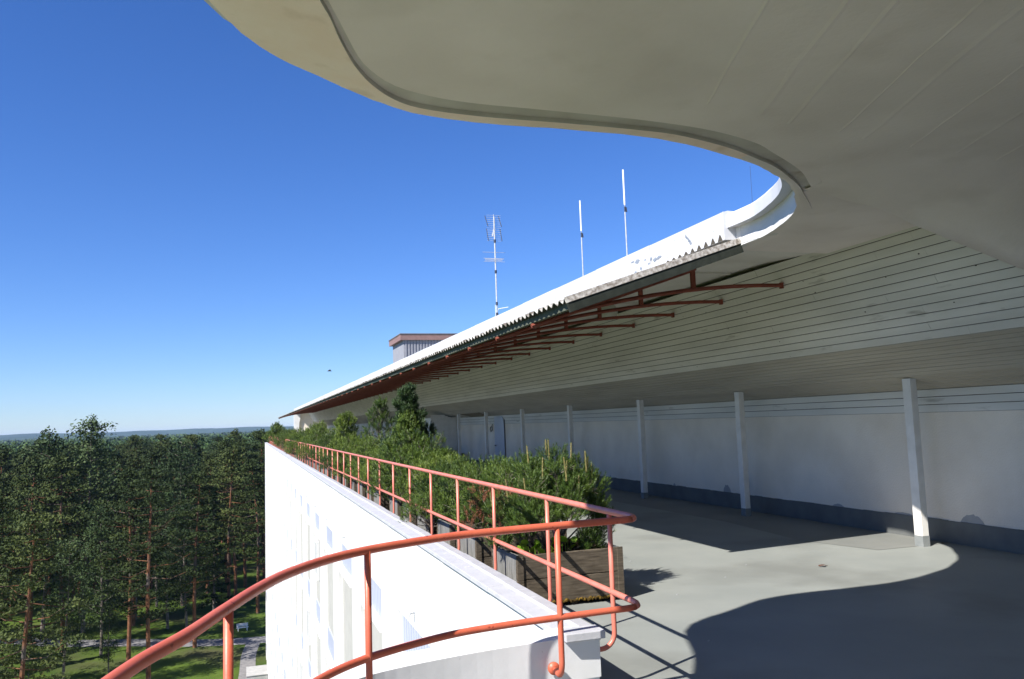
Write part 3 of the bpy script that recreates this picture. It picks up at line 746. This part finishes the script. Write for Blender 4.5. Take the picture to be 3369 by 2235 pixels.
def bush(name, seed, rx, ry, h, nshoot, nn, nl, nw, m='needle', candles=0, dead=None, cone=0.0, trunk=None, base=0.0, gap=.0, ln=.11):
    """mountain pine: many limbs from the soil, each ending in clusters of shoots"""
    rnd = random.Random(seed); root = empty(name); CH[root.name] = []
    fo = MB(); tw = MB(); dd = MB(); ca = MB()
    lobes = []
    nl_ = 30 if trunk is None else 22
    for k in range(nl_):
        an = k * 2.399 + rnd.uniform(-.3, .3)
        if trunk is None:
            rr = min(1, math.sqrt((k + .5) / 20)) * .92
            z = base + (h - base) * (math.sqrt(max(0, 1 - rr * rr)) * rnd.uniform(.70, .98) * .88 + .04)
            if k % 5 == 4: rr *= .75; z = base + (h - base) * rnd.uniform(.2, .5)
            if k >= 18: rr = rnd.uniform(.7, 1.0); z = base + (h - base) * rnd.uniform(.12, .46)
            c = Vector((rx * .86 * rr * math.cos(an), ry * .86 * rr * math.sin(an), z)); r = rnd.uniform(.20, .30) * min(rx, ry)
        else:
            q = (k + .5) / nl_; z = base + (h - base) * q * .96
            rr = (1 - q * (.60 + cone * .32)) * rnd.uniform(.35, 1.15)
            c = Vector((rx * .85 * rr * math.cos(an) + trunk[0] * z / h, ry * .85 * rr * math.sin(an) + trunk[1] * z / h, z))
            r = rnd.uniform(.20, .32) * min(rx, ry) * (1.15 - .45 * q)
        lobes.append((c, r))
    for c, r in lobes:
        p0 = Vector((rnd.uniform(-.08, .08), rnd.uniform(-.08, .08), 0)) if trunk is None else Vector((trunk[0], trunk[1], 0)) * (c.z * .8 / h) + Vector((0, 0, c.z * .82))
        m_ = p0.lerp(c, .5) + Vector((rnd.uniform(-.1, .1) * rx, rnd.uniform(-.1, .1) * ry, -.04))
        tw.tube([p0, m_, c], [.014, .010, .005], 5, False)
    if trunk is not None:
        tw.tube([(0, 0, 0), (trunk[0] * .3 + .03, trunk[1] * .25, h * .3), (trunk[0] * .6 - .03, trunk[1] * .6, h * .6), (trunk[0] * .95, trunk[1] * .95, h * .93)], [.032, .026, .018, .007], 7, False)
    per = nshoot // len(lobes)
    for li, (c, r) in enumerate(lobes):
        for s_ in range(per):
            u = Vector((rnd.gauss(0, 1), rnd.gauss(0, 1), rnd.gauss(.25, 1))).normalized()
            q = c + Vector((u.x * r, u.y * r, u.z * r * .85)) * rnd.uniform(.45, 1.0)
            if q.z < .02: continue
            dr = (u * .8 + Vector((c.x, c.y, 0)) * .35 + Vector((0, 0, 1.05))).normalized()
            tgt = dd if (dead and (q - Vector(dead[:3])).length < dead[3]) else fo
            l2 = ln * rnd.uniform(.7, 1.25)
            shoot(tgt, q, dr, l2, nn if tgt is fo else int(nn * .55), nl, nw, rnd)
            if rnd.random() < .14: tw.tube([c.lerp(q, .3), q + dr * l2 * .8], [.004, .002], 3, False)
    for k in range(candles):
        c, r = lobes[rnd.randrange(len(lobes))]
        q = c + Vector((rnd.uniform(-.7, .7) * r, rnd.uniform(-.7, .7) * r, r * rnd.uniform(.55, .95)))
        hh = rnd.uniform(.14, .27); top = q + Vector((rnd.uniform(-.03, .03), rnd.uniform(-.03, .03), hh))
        ca.tube([q, top], [.010, .008], 5, False)
        shoot(fo, q, (top - q), hh, 130, nl * .75, nw, rnd)
        shoot(ca, q, (top - q), hh, 60, nl * .6, nw, rnd)
    fo.build('foliage', Mt[m], root)
    tw.build('branches', Mt['twig'], root)
    if dead: dd.build('dead_foliage', Mt['dead'], root)
    if candles: ca.build('candles', Mt['candle'], root)
    return root
bnear = bush('mountain_pine', 21, .78, .66, 1.32, 2600, 48, .046, .0042, candles=26, ln=.10)
bnear.location = (3.32, 9.02, .42)
tag(bnear, 'nearest pine bush with upright yellow candle shoots, in the front planter box', 'pine bush', 'mountain pines along the railing')
b2 = bush('mountain_pine', 33, .86, .80, 1.10, 1900, 44, .048, .0048, dead=(-.50, -.45, .38, .44), candles=0, ln=.10)
b2.location = (3.50, 10.80, .42)
tag(b2, 'pine bush with a dead rust brown patch, just behind the nearest one', 'pine bush', 'mountain pines along the railing')
b3 = bush('mountain_pine', 47, .84, .84, 1.05, 1150, 38, .052, .0062)
b4 = bush('mountain_pine', 58, .86, .80, 1.10, 1150, 38, .052, .0064)
b5 = bush('mountain_pine', 69, .90, .85, 1.30, 1150, 36, .056, .0070)
protos = [b3, b4, b5]; used = set()
lay = [(3, 3.45, 12.2, .42, 1.0, 0), (4, 3.42, 13.6, .42, .95, 1), (5, 3.50, 14.9, .40, 1.0, 0), (6, 3.42, 16.0, .40, 1.05, 1), (7, 3.45, 17.1, .42, 1.15, 2), (8, 3.40, 19.4, .40, 1.1, 0), (9, 3.45, 20.9, .40, 1.1, 1), (10, 3.40, 22.3, .42, 1.1, 2)]
y = 24.0; k = 11
rr = random.Random(77)
while y < 100:
    lay.append((k, 3.36 + rr.uniform(0, .3), y, .42, rr.uniform(.95, 1.2) + (y > 30) * .1, rr.randrange(3))); y += 1.7 + (y > 45) * .5; k += 1
# low sprays pushing out through the railing
lay += [(0, 2.72, 12.7, .42, .56, 1), (0, 2.62, 27.5, .62, .5, 0), (0, 2.55, 37, .62, .62, 2), (0, 2.5, 46, .62, .75, 0), (0, 2.5, 60, .72, .9, 1)]
for (num, x, y, z, s_, pi_) in lay:
    p_ = protos[pi_]
    if pi_ not in used: o = p_; used.add(pi_)
    else: o = copy_tree(p_)
    o.location = (x, y, z); o.scale = (s_, s_, s_); o.rotation_euler = (0, 0, rr.uniform(0, 6.28))
    if num == 0: lab = 'low pine branches pushing out through the railing %s' % {12.7: 'beside the third planter', 27.5: 'left of the rounded pine', 37: 'half way along', 46: 'in the distance', 60: 'near its far end'}[y]
    elif num < 11: lab = '%s mountain pine bush in the row behind the red railing' % ord_[num - 1]
    else: lab = 'dense low mountain pine bush in the far part of the planted row'
    tag(o, lab, 'pine bush', 'mountain pines along the railing')
def tallpine(x, y, z, *a, **k):
    label = k.pop('label'); o = bush('small_pine_tree', *a, **k); o.location = (x, y, z)
    tag(o, label, 'small pine'); return o
tallpine(3.72, 18.3, .5, 71, .80, .5, 2.32, 1500, 32, .085, .0085, m='needledark', cone=1, trunk=(-.32, .0), base=.7, label='tallest dark green pine of the planted row, leaning left under the awning', ln=.13)
tallpine(3.30, 18.0, .45, 75, .80, .5, 1.75, 1300, 34, .06, .0075, cone=1, trunk=(.05, .0), base=.3, label='bright green pine in front of the tallest dark pine', ln=.13)
tallpine(3.52, 23.4, .4, 73, .55, .5, 2.3, 330, 34, .065, .009, cone=.5, trunk=(.12, 0), base=1.35, label='thin pine with a bare pale stem and a tuft at its top', ln=.14)
tallpine(3.35, 28.8, .4, 79, .75, .7, 2.0, 900, 30, .075, .011, cone=.4, trunk=(-.12, 0), base=.6, label='bushy rounded pine left of the bare stemmed pine', ln=.15)
tallpine(3.4, 44, .4, 83, 1.1, 1.1, 1.7, 700, 26, .10, .018, cone=.2, trunk=(.1, 0), base=.4, label='low bushy pine far along the terrace before the end wall', ln=.2)
tallpine(2.75, 84, .4, 87, 1.3, 1.3, 2.0, 500, 22, .14, .03, cone=.5, trunk=(.1, 0), base=.4, label='farthest pine, showing above the end of the railing', ln=.3)
# broad leaves in the first planter
b = MB(); rnd = random.Random(6)
for i in range(26):
    cx, cy = (2.86 + rnd.uniform(0, .22), 8.58 + rnd.uniform(0, .15)) if i < 15 else (3.28 + rnd.uniform(-.1, .14), 8.56 + rnd.uniform(0, .08))
    z = .56 + rnd.uniform(0, .13); r = rnd.uniform(.035, .065); an = rnd.uniform(0, 6.28); tl = rnd.uniform(-.2, .5)
    dx, dy = math.cos(an), math.sin(an); c = Vector((cx, cy, z)); ax = Vector((dx, dy, -tl * .6)).normalized(); s_ = Vector((-dy * .75, dx * .75, rnd.choice((-.66, .66)) )); ax = (ax + Vector((0, 0, .35))).normalized(); pts = []
    for q, wq in ((0, .1), (.25, .8), (.6, 1), (1.1, .95), (1.5, .7), (1.8, 0)): pts.append(c + ax * r * q + s_ * r * wq)
    for q, wq in ((1.5, .7), (1.1, .95), (.6, 1), (.25, .8)): pts.append(c + ax * r * q - s_ * r * wq)
    b.face(pts); b.tube([(cx, cy, .53), c], .0018, 4, False)
tag(b.build('broadleaf_plant', Mt['leaf']), 'light green broad leaved plant at the front of the nearest planter box', 'plant')

# ------------------------------------------------------------------ loose things on the terrace
b = MB(); rnd = random.Random(1)
pts = []
for i in range(14):
    an = i / 14 * 6.283; r = .035 * (1 + .25 * math.sin(3 * an)) ; pts.append((7.06 + r * 1.4 * math.cos(an), 9.03 + r * math.sin(an), .012 + .014 * abs(math.sin(an))))
b.face(pts); b.tube([(7.10, 9.03, .014), (7.15, 9.05, .006)], .003, 4)
tag(b.build('dry_leaf', Mt['brownleaf']), 'dry brown leaf lying on the sunlit grey floor', 'leaf')
cab = empty('boarded_cupboard', (9.3, 40, 0), 0, 'white cupboard of upright boards against the back wall at the far end', 'cupboard')
b = MB()
for k in range(9):
    x0 = -.82 + k * .142; b.box((x0, -1.0, .72), (x0 + .137, -.97, 2.44 - .12 * max(0, k - 4) * .5))
b.box((-.82, -.969, .72), (.48, .9, 2.3)); b.build('boards', Mt['column'], cab)
b = MB(); b.box((-.75, -.9, .0), (-.68, -.83, .72)); b.box((.38, -.9, 0), (.45, -.83, .72)); b.box((-.75, .7, 0), (-.68, .77, .72)); b.box((.38, .7, 0), (.45, .77, .72)); b.build('legs', Mt['column'], cab)
b = MB(); b.box((-.62, -1.012, 1.88), (-.50, -1.001, 2.0)); b.build('vent', Mt['white'], cab)
tb = empty('garden_table', (9.1, 37.8, 0), 0, 'low dark wooden table in front of the boarded cupboard', 'table')
b = MB(); b.box((-.5, -.4, .54), (.6, .9, .60)); b.build('top', Mt['dark'], tb)
for sx, sy in ((-.45, -.35), (.5, -.35), (-.45, .8), (.5, .8)):
    b = MB(); b.box((sx, sy, 0), (sx + .06, sy + .06, .54)); b.build('leg', Mt['dark'], tb)
b = MB()
for k in range(3):
    pp = [(XW - .06 - .02 * k, 33.17 + .14 * math.cos(a * .5236), 1.74 + .11 * math.sin(a * .5236) - .02 * k) for a in range(13)]; b.tube(pp, .008, 5, False)
b.tube([(XW - .03, 33.17, 1.85), (XW - .03, 33.17, 1.93)], .01, 5)
tag(b.build('wire_coil', Mt['twig']), 'coil of wire hanging on the back wall beside the blue door', 'coil')
gl = empty('ceiling_globe_lamp', (6.84, 14.7, 4.32), 0, 'round white globe lamp under the roof slab between the red brackets', 'lamp')
b = MB(); n1, n2 = 16, 10
b.strip([[(.19 * math.sin(math.pi * i / n2) * math.cos(2 * math.pi * j / n1), .19 * math.sin(math.pi * i / n2) * math.sin(2 * math.pi * j / n1), -.22 + .19 * math.cos(math.pi * i / n2)) for j in range(n1 + 1)] for i in range(n2 + 1)])
b.build('globe', Mt['globe'], gl, smooth=True)
b = MB(); b.tube([(0, 0, 0), (0, 0, -.05)], .06, 14); b.build('fitting', Mt['darkmetal'], gl)

# ------------------------------------------------------------------ on the roof
hut = empty('rooftop_plant_room', (9, 49, 4.66), 0, 'grey ribbed plant room with a brownish pink fascia standing on the roof', 'plant room')
b = MB(); b.box((.12, .12, 0), (5, 4.0, 2.5))
for k in range(26):
    x = .2 + k * .185; b.box((x, .07, 0), (x + .09, .119, 2.5))
b.build('wall', Mt['hutwall'], hut)
b = MB(); b.box((-.1, -.05, 2.5), (5.2, 4.15, 2.84)); b.build('fascia', Mt['hutfascia'], hut)
b = MB(); b.box((-.13, -.08, 2.842), (5.23, 4.18, 2.90)); b.build('roof', Mt['roof'], hut)
def whip(x, y, zm, zt, label):
    r = empty('whip_antenna', (x, y, 4.7), 0, label, 'antenna', 'white whip antennas on the roof')
    b = MB(); b.tube([(0, 0, 0), (0, 0, zm - 4.7)], .017, 8); b.build('mast', Mt['metal'], r)
    b = MB(); b.tube([(0, 0, zm - 4.68), (0, 0, zt - 4.7)], .022, 8); b.build('whip', Mt['whitetube'], r)
    b = MB(); b.tube([(.0, 0, zm - 4.86), (0, 0, zm - 4.72)], .020, 8); b.tube([(.035, 0, zm - 4.86), (.035, 0, zm - 4.74)], .014, 6); b.tube([(.05, 0, zm - 4.86), (.04, 0, zm - 4.74)], .013, 6); b.build('clamp', Mt['darkmetal'], r)
whip(9, 20.88, 7.26, 8.16, 'shorter white whip antenna, between the television aerial and the taller whip')
whip(9, 18.08, 7.27, 8.19, 'white whip antenna that reaches highest, right of the shorter one')
b = MB(); b.tube([(9, 12.78, 4.7), (9, 12.78, 6.62)], .0035, 5)
tag(b.build('wire_aerial', Mt['darkmetal']), 'hair thin dark wire aerial on the roof near the canopy edge', 'antenna')
tv = empty('television_aerial', (9, 29.2, 4.7), 0, 'tall television aerial mast with a grid antenna and rods on the roof', 'antenna')
b = MB(); b.tube([(0, 0, 0), (0, 0, 5.1)], .028, 8); b.build('mast', Mt['metal'], tv)
b = MB()
for z in (1.75, 3.42 - .45, 4.15): b.tube([(0, 0, z - .06), (0, 0, z + .06)], .045, 8)
b.tube([(0, 0, 1.28), (0, 0, 1.4)], .05, 8); b.build('clamps', Mt['darkmetal'], tv)
b = MB()
for s_ in (-1, 1):
    for z0, z1, sx in ((4.72, 5.16, -.05), (4.16, 4.66, .05)):
        b.tube([(s_ * .27, .0, z0), (s_ * .27 + sx * -1 * .8, .12, z1)] if False else [(s_ * .27 + .02, 0, z0), (s_ * .27 + (-.05 if z0 > 4.5 else -.0) , .14 if z0 > 4.5 else .14, z1)], .016, 5)
b.build('side_reflectors', Mt['darkmetal'], tv)
b = MB()
for k in range(13):
    z = 4.17 + k * .083; b.tube([(-.28, .05, z), (.28, .05, z)], .005, 4)
b.tube([(0, .05, 4.1), (0, .05, 5.2)], .014, 5); b.tube([(0, 0, 4.66), (-.25, -.55, 4.2)], .02, 5)
for k in range(7):
    q = k / 6; b.tube([(-.06 - .25 * q, -.55 * q, 4.66 - .46 * q), (.06 - .25 * q, -.55 * q, 4.66 - .46 * q)], .007, 4)
b.build('grid_antenna', Mt['metal'], tv)
b = MB()
for k, (wd, sx, sy, z) in enumerate(((.45, .05, .3, 3.78), (.40, 0, .2, 3.52), (.38, -.05, -.05, 3.46), (.36, -.12, -.25, 3.40), (.34, -.2, -.45, 3.33), (.33, -.27, -.65, 3.26))):
    b.tube([(sx - wd, sy, z), (sx + wd, sy, z)], .007, 5)
b.tube([(.05, .3, 3.45), (-.3, -.75, 3.45 - .2)], .011, 5); b.tube([(.08, .3, 3.42), (.08, .3, 3.8)], .008, 5); b.tube([(.05 - .42, .3, 3.42), (.05 + .42, .3, 3.42)], .007, 5)
b.build('yagi_antenna', Mt['metal'], tv)
b = MB(); b.tube([(0, 0, 1.42), (.06, 0, 1.55), (.45, 0, 1.62)], .014, 6); b.tube([(0, 0, .84 - .1), (-.1, 0, .78), (-.52, 0, .76)], .014, 6); b.tube([(-.06, 0, 1.0), (-.06, 0, 1.7)], .01, 5)
b.build('side_dipoles', Mt['whitetube'], tv)

# bird in the sky
b = MB()
bp = Vector((-.0, 0, 0))
b.tube([(-.16, 0, 0), (-.08, 0, .03), (.06, 0, .03), (.15, 0, .0)], [.01, .045, .045, .012], 8)
b.face([(-.03, 0, .03), (.07, 0, .04), (.03, .28, .13), (-.06, .45, .08)]); b.face([(-.03, 0, .03), (.07, 0, .04), (.03, -.28, .13), (-.06, -.45, .08)])
bo = b.build('bird', Mt['dark']); bo.location = (5.9, 62, 6.2)
tag(bo, 'small dark bird flying in the sky left of the roof', 'bird')

# ------------------------------------------------------------------ park things
bn = empty('park_bench', (-.54, 118, G), R(8), 'white park bench on the lawn beyond the path', 'bench')
b = MB()
for k in range(4): b.box((-.75, -.2 + k * .12, .42), (.75, -.1 + k * .12, .46))
b.build('seat', Mt['white'], bn)
b = MB()
for k in range(3): b.box((-.75, .30 + .03 * k, .55 + k * .13), (.75, .33 + .03 * k, .65 + k * .13))
b.build('backrest', Mt['white'], bn)
for s_ in (-.6, .55):
    b = MB(); b.box((s_, -.18, 0), (s_ + .06, -.12, .42)); b.box((s_, .25, 0), (s_ + .06, .31, .9)); b.box((s_, -.12, .36), (s_ + .06, .25, .418)); b.build('leg', Mt['white'], bn)
b = MB(); b.box((.0, 94.3, G), (2.1, 97.8, G + .55)); b.box((-.06, 94.24, G + .552), (2.16, 97.86, G + .62))
tag(b.build('concrete_box', mat('pale_concrete', (.33, .33, .32), (.40, .39, .38), 2, .9)), 'low grey concrete box on the grass below the facade', 'box')

# ------------------------------------------------------------------ forest
def clump(mb, c, r, n, sz, rnd, flat=.6, droop=0.0):
    v, f_, mi = mb.v, mb.f, mb.mi
    for k in range(n):
        u = Vector((rnd.gauss(0, 1), rnd.gauss(0, 1), rnd.gauss(0, 1))).normalized() * (rnd.random() ** .45)
        p = c + Vector((u.x * r, u.y * r, u.z * r * flat)); p.z -= droop * (u.x * u.x + u.y * u.y) * r
        n_ = Vector((rnd.uniform(-1, 1), rnd.uniform(-1, 1), rnd.uniform(.0, 1.3))).normalized()
        a = n_.orthogonal().normalized(); a = (Matrix.Rotation(rnd.uniform(0, 6.28), 3, n_) @ a); b_ = n_.cross(a)
        s1 = sz * rnd.uniform(.6, 1.3); s2 = s1 * rnd.uniform(.35, .7); i = len(v)
        v += [tuple(p - a * s1), tuple(p + b_ * s2 - a * s1 * .1), tuple(p + a * s1), tuple(p - b_ * s2)]
        f_.append((i, i + 1, i + 2, i + 3)); mi.append(mb.m)
def forest_tree(kind, seed, detail=1.0):
    rnd = random.Random(seed); root = empty({'pine': 'pine_tree', 'birch': 'birch_tree', 'spruce': 'spruce_tree'}[kind]); CH[root.name] = []
    fo = MB(); tr = MB(); sz = .20 / detail ** .5
    if kind == 'pine':
        H = 21.0; lean = Vector((rnd.uniform(-.8, .8), rnd.uniform(-.8, .8), 0))
        pts = [lean * (t * t) + Vector((.12 * math.sin(t * 7 + seed), .1 * math.cos(t * 5 + seed), H * t)) for t in [i / 10 for i in range(11)]]
        tr.tube(pts, [.26, .23, .21, .195, .18, .165, .145, .12, .09, .06, .02], 8, False)
        lo = rnd.uniform(.26, .42); n = 36
        for k in range(n):
            t = lo + (1 - lo) * (k + rnd.random()) / n; an = k * 2.399 + rnd.uniform(-.5, .5)
            x = t * 10; j = min(int(x), 9); base = pts[j].lerp(pts[j + 1], x - j)
            q = (t - lo) / (1 - lo); L_ = (4.3 * math.sin(math.pi * (.26 + .72 * q)) + .25) * rnd.uniform(.4, 1.15)
            end = base + Vector((math.cos(an) * L_, math.sin(an) * L_, L_ * rnd.uniform(-.15, .40)))
            mid = base.lerp(end, .55) + Vector((0, 0, -.12 * L_))
            tr.tube([base, mid, end], [.05, .035, .012], 4, False)
            for s_ in (.5, 1.0):
                pc = base.lerp(end, s_) + Vector((rnd.uniform(-.4, .4), rnd.uniform(-.4, .4), rnd.uniform(.0, .3)))
                clump(fo, pc, rnd.uniform(.8, 1.5) * (.6 + .5 * s_), 105, sz * .78, rnd, .34)
        clump(fo, pts[-1], .8, int(70 * detail), sz, rnd, .9)
        for k in range(7):
            t = rnd.uniform(.2, lo); an = rnd.uniform(0, 6.28); x = t * 10; j = min(int(x), 9); base = pts[j].lerp(pts[j + 1], x - j); L_ = rnd.uniform(.5, 2.0)
            tr.tube([base, base + Vector((math.cos(an) * L_, math.sin(an) * L_, L_ * rnd.uniform(-.3, .2)))], [.04, .012], 4, False)
    elif kind == 'birch':
        H = 19.0
        pts = [Vector((.25 * math.sin(t * 4 + seed), .25 * math.cos(t * 3 + seed), H * t)) for t in [i / 8 for i in range(9)]]
        tr.tube(pts, [.2, .18, .16, .14, .11, .085, .06, .035, .012], 7, False)
        n = 42
        for k in range(n):
            t = .22 + .78 * (k + rnd.random()) / n; an = k * 2.399; x = t * 8; j = min(int(x), 7); base = pts[j].lerp(pts[j + 1], x - j)
            L_ = 3.7 * math.sin(math.pi * (.18 + .76 * (t - .22) / .78)) * rnd.uniform(.5, 1.15)
            end = base + Vector((math.cos(an) * L_, math.sin(an) * L_, L_ * rnd.uniform(.1, .7)))
            tr.tube([base, end], [.04, .01], 4, False)
            for s_ in (.4, .7, 1.0):
                clump(fo, base.lerp(end, s_) + Vector((rnd.uniform(-.3, .3), rnd.uniform(-.3, .3), -.1)), rnd.uniform(.7, 1.2), int(56 * detail), sz * .75, rnd, .8, .7)
    else:
        H = 20.0
        pts = [Vector((0, 0, H * t)) for t in [i / 6 for i in range(7)]]
        tr.tube(pts, [.24, .2, .16, .12, .08, .045, .01], 7, False)
        n = 70
        for k in range(n):
            t = .08 + .92 * k / n; an = k * 2.399; base = Vector((0, 0, H * t)); L_ = 2.6 * (1 - t) ** .8 * rnd.uniform(.75, 1.1) + .15
            end = base + Vector((math.cos(an) * L_, math.sin(an) * L_, -.25 * L_))
            tr.tube([base, end], [.03, .008], 3, False)
            for s_ in (.35, .65, .95): clump(fo, base.lerp(end, s_), .35 + .28 * (1 - t), int(26 * detail), sz, rnd, .5)
    fo.build('crown', Mt[kind], root); tr.build('trunk', Mt['bark'] if kind == 'pine' else Mt['barkgrey'], root)
    return root
PR = {'pine': [forest_tree('pine', s) for s in (1, 2, 3, 4, 11, 12, 13)], 'birch': [forest_tree('birch', s) for s in (5, 6, 7)], 'spruce': [forest_tree('spruce', s) for s in (8, 9)]}
fresh = {id(o): True for L_ in PR.values() for o in L_}
def plant(kind, var, x, y, s_, label, group=None, rz=None, z=0):
    p_ = PR[kind][var % len(PR[kind])]
    if fresh.get(id(p_)): o = p_; fresh[id(p_)] = False
    else: o = copy_tree(p_)
    o.location = (x, y, G + z); o.scale = (s_, s_, s_) if not isinstance(s_, tuple) else s_
    o.rotation_euler = (0, 0, rz if rz is not None else rr.uniform(0, 6.28))
    tag(o, label, {'pine': 'pine tree', 'birch': 'birch tree', 'spruce': 'spruce tree'}[kind], group); return o
rr = random.Random(31)
placed = []
def put(kind, var, x, y, s_, label, group=None): placed.append((x, y)); plant(kind, var, x, y, s_, label, group)
put('pine', 0, -21.9, 117, 1.12, 'tall pine with a long straight bare orange trunk, left in the park')
put('pine', 1, -10.3, 100, 1.05, 'sturdy pine with thick orange limbs nearest the building')
put('pine', 2, -27.0, 124, 1.1, 'pine with two pale trunk stretches beside the path at the left')
put('birch', 0, -17.0, 113, .95, 'leafy birch right of the tall bare trunked pine')
put('birch', 1, -25.6, 126, 1.42, 'high birch whose crown rises above the horizon at the left')
put('birch', 0, -20.8, 127, 1.50, 'highest feathery birch crown breaking the skyline')
put('pine', 3, -6.2, 112, 1.0, 'slender pine beside the path right of the sturdy pine')
put('pine', 0, -2.6, 134, 1.12, 'pine with a grey trunk on the lawn behind the bench')
put('pine', 2, -.3, 150, 1.15, 'pine directly left of the facade edge')
put('pine', 3, -15, 128, 1.0, 'pine behind the birch in the middle of the park')
put('birch', 1, -10.5, 124, 1.0, 'birch standing behind the sturdy pine')
put('pine', 1, -30, 112, 1.05, 'pine at the left edge of the view')
put('birch', 0, -21.5, 99, .36, 'young birch low in the left corner')
put('birch', 1, -14.5, 103, .42, 'young birch on the lawn in front of the path')
G1 = 'pines of the forest edge'
GG = {'pine': 'pines of the forest', 'birch': 'birches of the forest', 'spruce': 'spruces of the forest'}
LB = {'pine': 'pine standing in the mixed forest beyond the park lawn', 'birch': 'birch standing in the mixed forest beyond the park lawn', 'spruce': 'spruce standing in the mixed forest beyond the park lawn'}
n_t = len(placed); tries = 0; cand = []
while len(cand) < 272 and tries < 60000:
    tries += 1
    y = 116 + 190 * rr.random() ** 1.25; x = y * rr.uniform(-.36, .055)
    if y < 138 and rr.random() < .72: continue
    if abs(y - (112 + max(0, -x - 2) * .45)) < 4: continue
    if x > -12 and y < 145 and rr.random() < .75: continue
    md = 3.6 + (y - 116) * .006
    if any((x - a) ** 2 + (y - b_) ** 2 < md * md for a, b_ in placed): continue
    placed.append((x, y)); cand.append((x, y))
cand.sort(key=lambda q: q[1])
for i, (x, y) in enumerate(cand):
    q = rr.random(); kd = 'pine' if q < .62 else ('birch' if q < .86 else 'spruce')
    sc = rr.uniform(.94, 1.16); plant(kd, i, x, y, (sc, sc, sc * rr.uniform(.93, 1.09) * (1.08 if kd == 'birch' else 1.0)), LB[kd], GG[kd])
# near trees, and trees beside the picture that shade the lawn
near = [('pine', 4, -27.5, 97, 1.0, 'near pine filling the lower left of the view, left of a young birch'), ('pine', 5, -23.0, 92, .98, 'nearest pine of all, rising from below the left frame'),
        ('birch', 2, -18.5, 101, .8, 'middle sized birch in front of the tall bare trunked pine'), ('pine', 6, -13.2, 109, 1.03, 'pine with low boughs hanging over the path'),
        ('birch', 0, -7.6, 118, .9, 'birch behind the slender pine near the bench'), ('spruce', 1, -33, 104, .95, 'dark spruce at the lower left edge')]
for k_, v_, x, y, s_, lb in near: plant(k_, v_, x, y, s_, lb)
for i, (x, y) in enumerate(((-40, 92), (-36, 84), (-46, 100), (-31, 78), (-27, 84), (-42, 108), (-48, 118), (-22, 80), (-17, 76), (-35, 95))):
    plant('pine', i, x, y, rr.uniform(.9, 1.05), LB['pine'], GG['pine'])
# far forest as one mass
fm = MB(); rnd = random.Random(55)
Y = 290
while Y < 4300:
    step = 7 + (Y - 290) * .022; wdt = 4.5 + (Y - 290) * .02
    x = -.38 * Y
    while x < .07 * Y:
        cx = x + rnd.uniform(-.5, .5) * wdt; cy = Y + rnd.uniform(-.5, .5) * step; H = rnd.uniform(17, 24.5); r = max(2.2, wdt * .55)
        cone = rnd.random() < .45
        nq = 46 if Y < 700 else (22 if Y < 1500 else 12)
        for k in range(nq):
            t = rnd.random(); rad = r * ((1 - t) if cone else math.sin(math.pi * (.15 + .8 * t))) ; an = rnd.uniform(0, 6.28)
            p = Vector((cx + rad * math.cos(an) * .9, cy + rad * math.sin(an) * .9, G + 8 + (H - 8) * t))
            s1 = (.9 + (Y - 290) * .0015) * rnd.uniform(.6, 1.2) * (1.3 - t * .6); i = len(fm.v)
            n_ = Vector((math.cos(an), math.sin(an), .8)).normalized(); a = n_.orthogonal().normalized(); a = Matrix.Rotation(rnd.uniform(0, 6.28), 3, n_) @ a; b_ = n_.cross(a)
            fm.v += [tuple(p - a * s1), tuple(p + b_ * s1 * .6), tuple(p + a * s1), tuple(p - b_ * s1 * .6)]; fm.f.append((i, i + 1, i + 2, i + 3)); fm.mi.append(0)
        x += wdt
    Y += step
tag(fm.build('far_forest', Mt['far']), 'far forest canopy stretching to the blue hills', 'forest', kind='stuff')

# aerial haze
hz = MB(); hz.box((-9500, -1200, G - 1), (9500, 13000, 60))
hm = bpy.data.materials.new('air_haze'); hm.use_nodes = True; t = hm.node_tree; t.nodes.remove(t.nodes['Principled BSDF'])
pv = t.nodes.new('ShaderNodeVolumePrincipled'); pv.inputs['Density'].default_value = .00006; pv.inputs['Color'].default_value = (.55, .72, 1, 1)
t.links.new(pv.outputs[0], t.nodes['Material Output'].inputs['Volume'])
tag(hz.build('haze', hm), 'thin blue haze in the air over the forest', 'haze', kind='stuff')

b = MB(); b.strip([[(8.55, 9.7, .004), (8.2, 11.0, .004), (8.5, 13.5, .004), (8.4, 20, .004), (8.5, 60, .004)], [(9.85, 9.7, .004), (9.85, 11.0, .004), (9.85, 13.5, .004), (9.85, 20, .004), (9.85, 60, .004)]])
tag(b.build('older_floor_coat', mat('older_deck_coating', (.185, .19, .175), (.22, .222, .203), .8, .6, .12, 8, .3, detail=9)), kind='structure', label='slightly darker older coat of floor paint along the columns')
rnd = random.Random(19)
for i, (x, y) in enumerate(((5.6, 9.0), (4.6, 8.4), (5.1, 10.6), (6.3, 9.6), (3.9, 6.6), (4.9, 9.9), (7.6, 9.6))):
    b = MB(); r = rnd.uniform(.006, .011); b.tube([(x - r, y, .004), (x + r, y + r * .5, .007)], [r * .5, r * .35], 6)
    tag(b.build('pebble', Mt['coping']), 'tiny pale crumb lying on the sunlit terrace floor', 'crumb', 'crumbs scattered on the terrace floor')
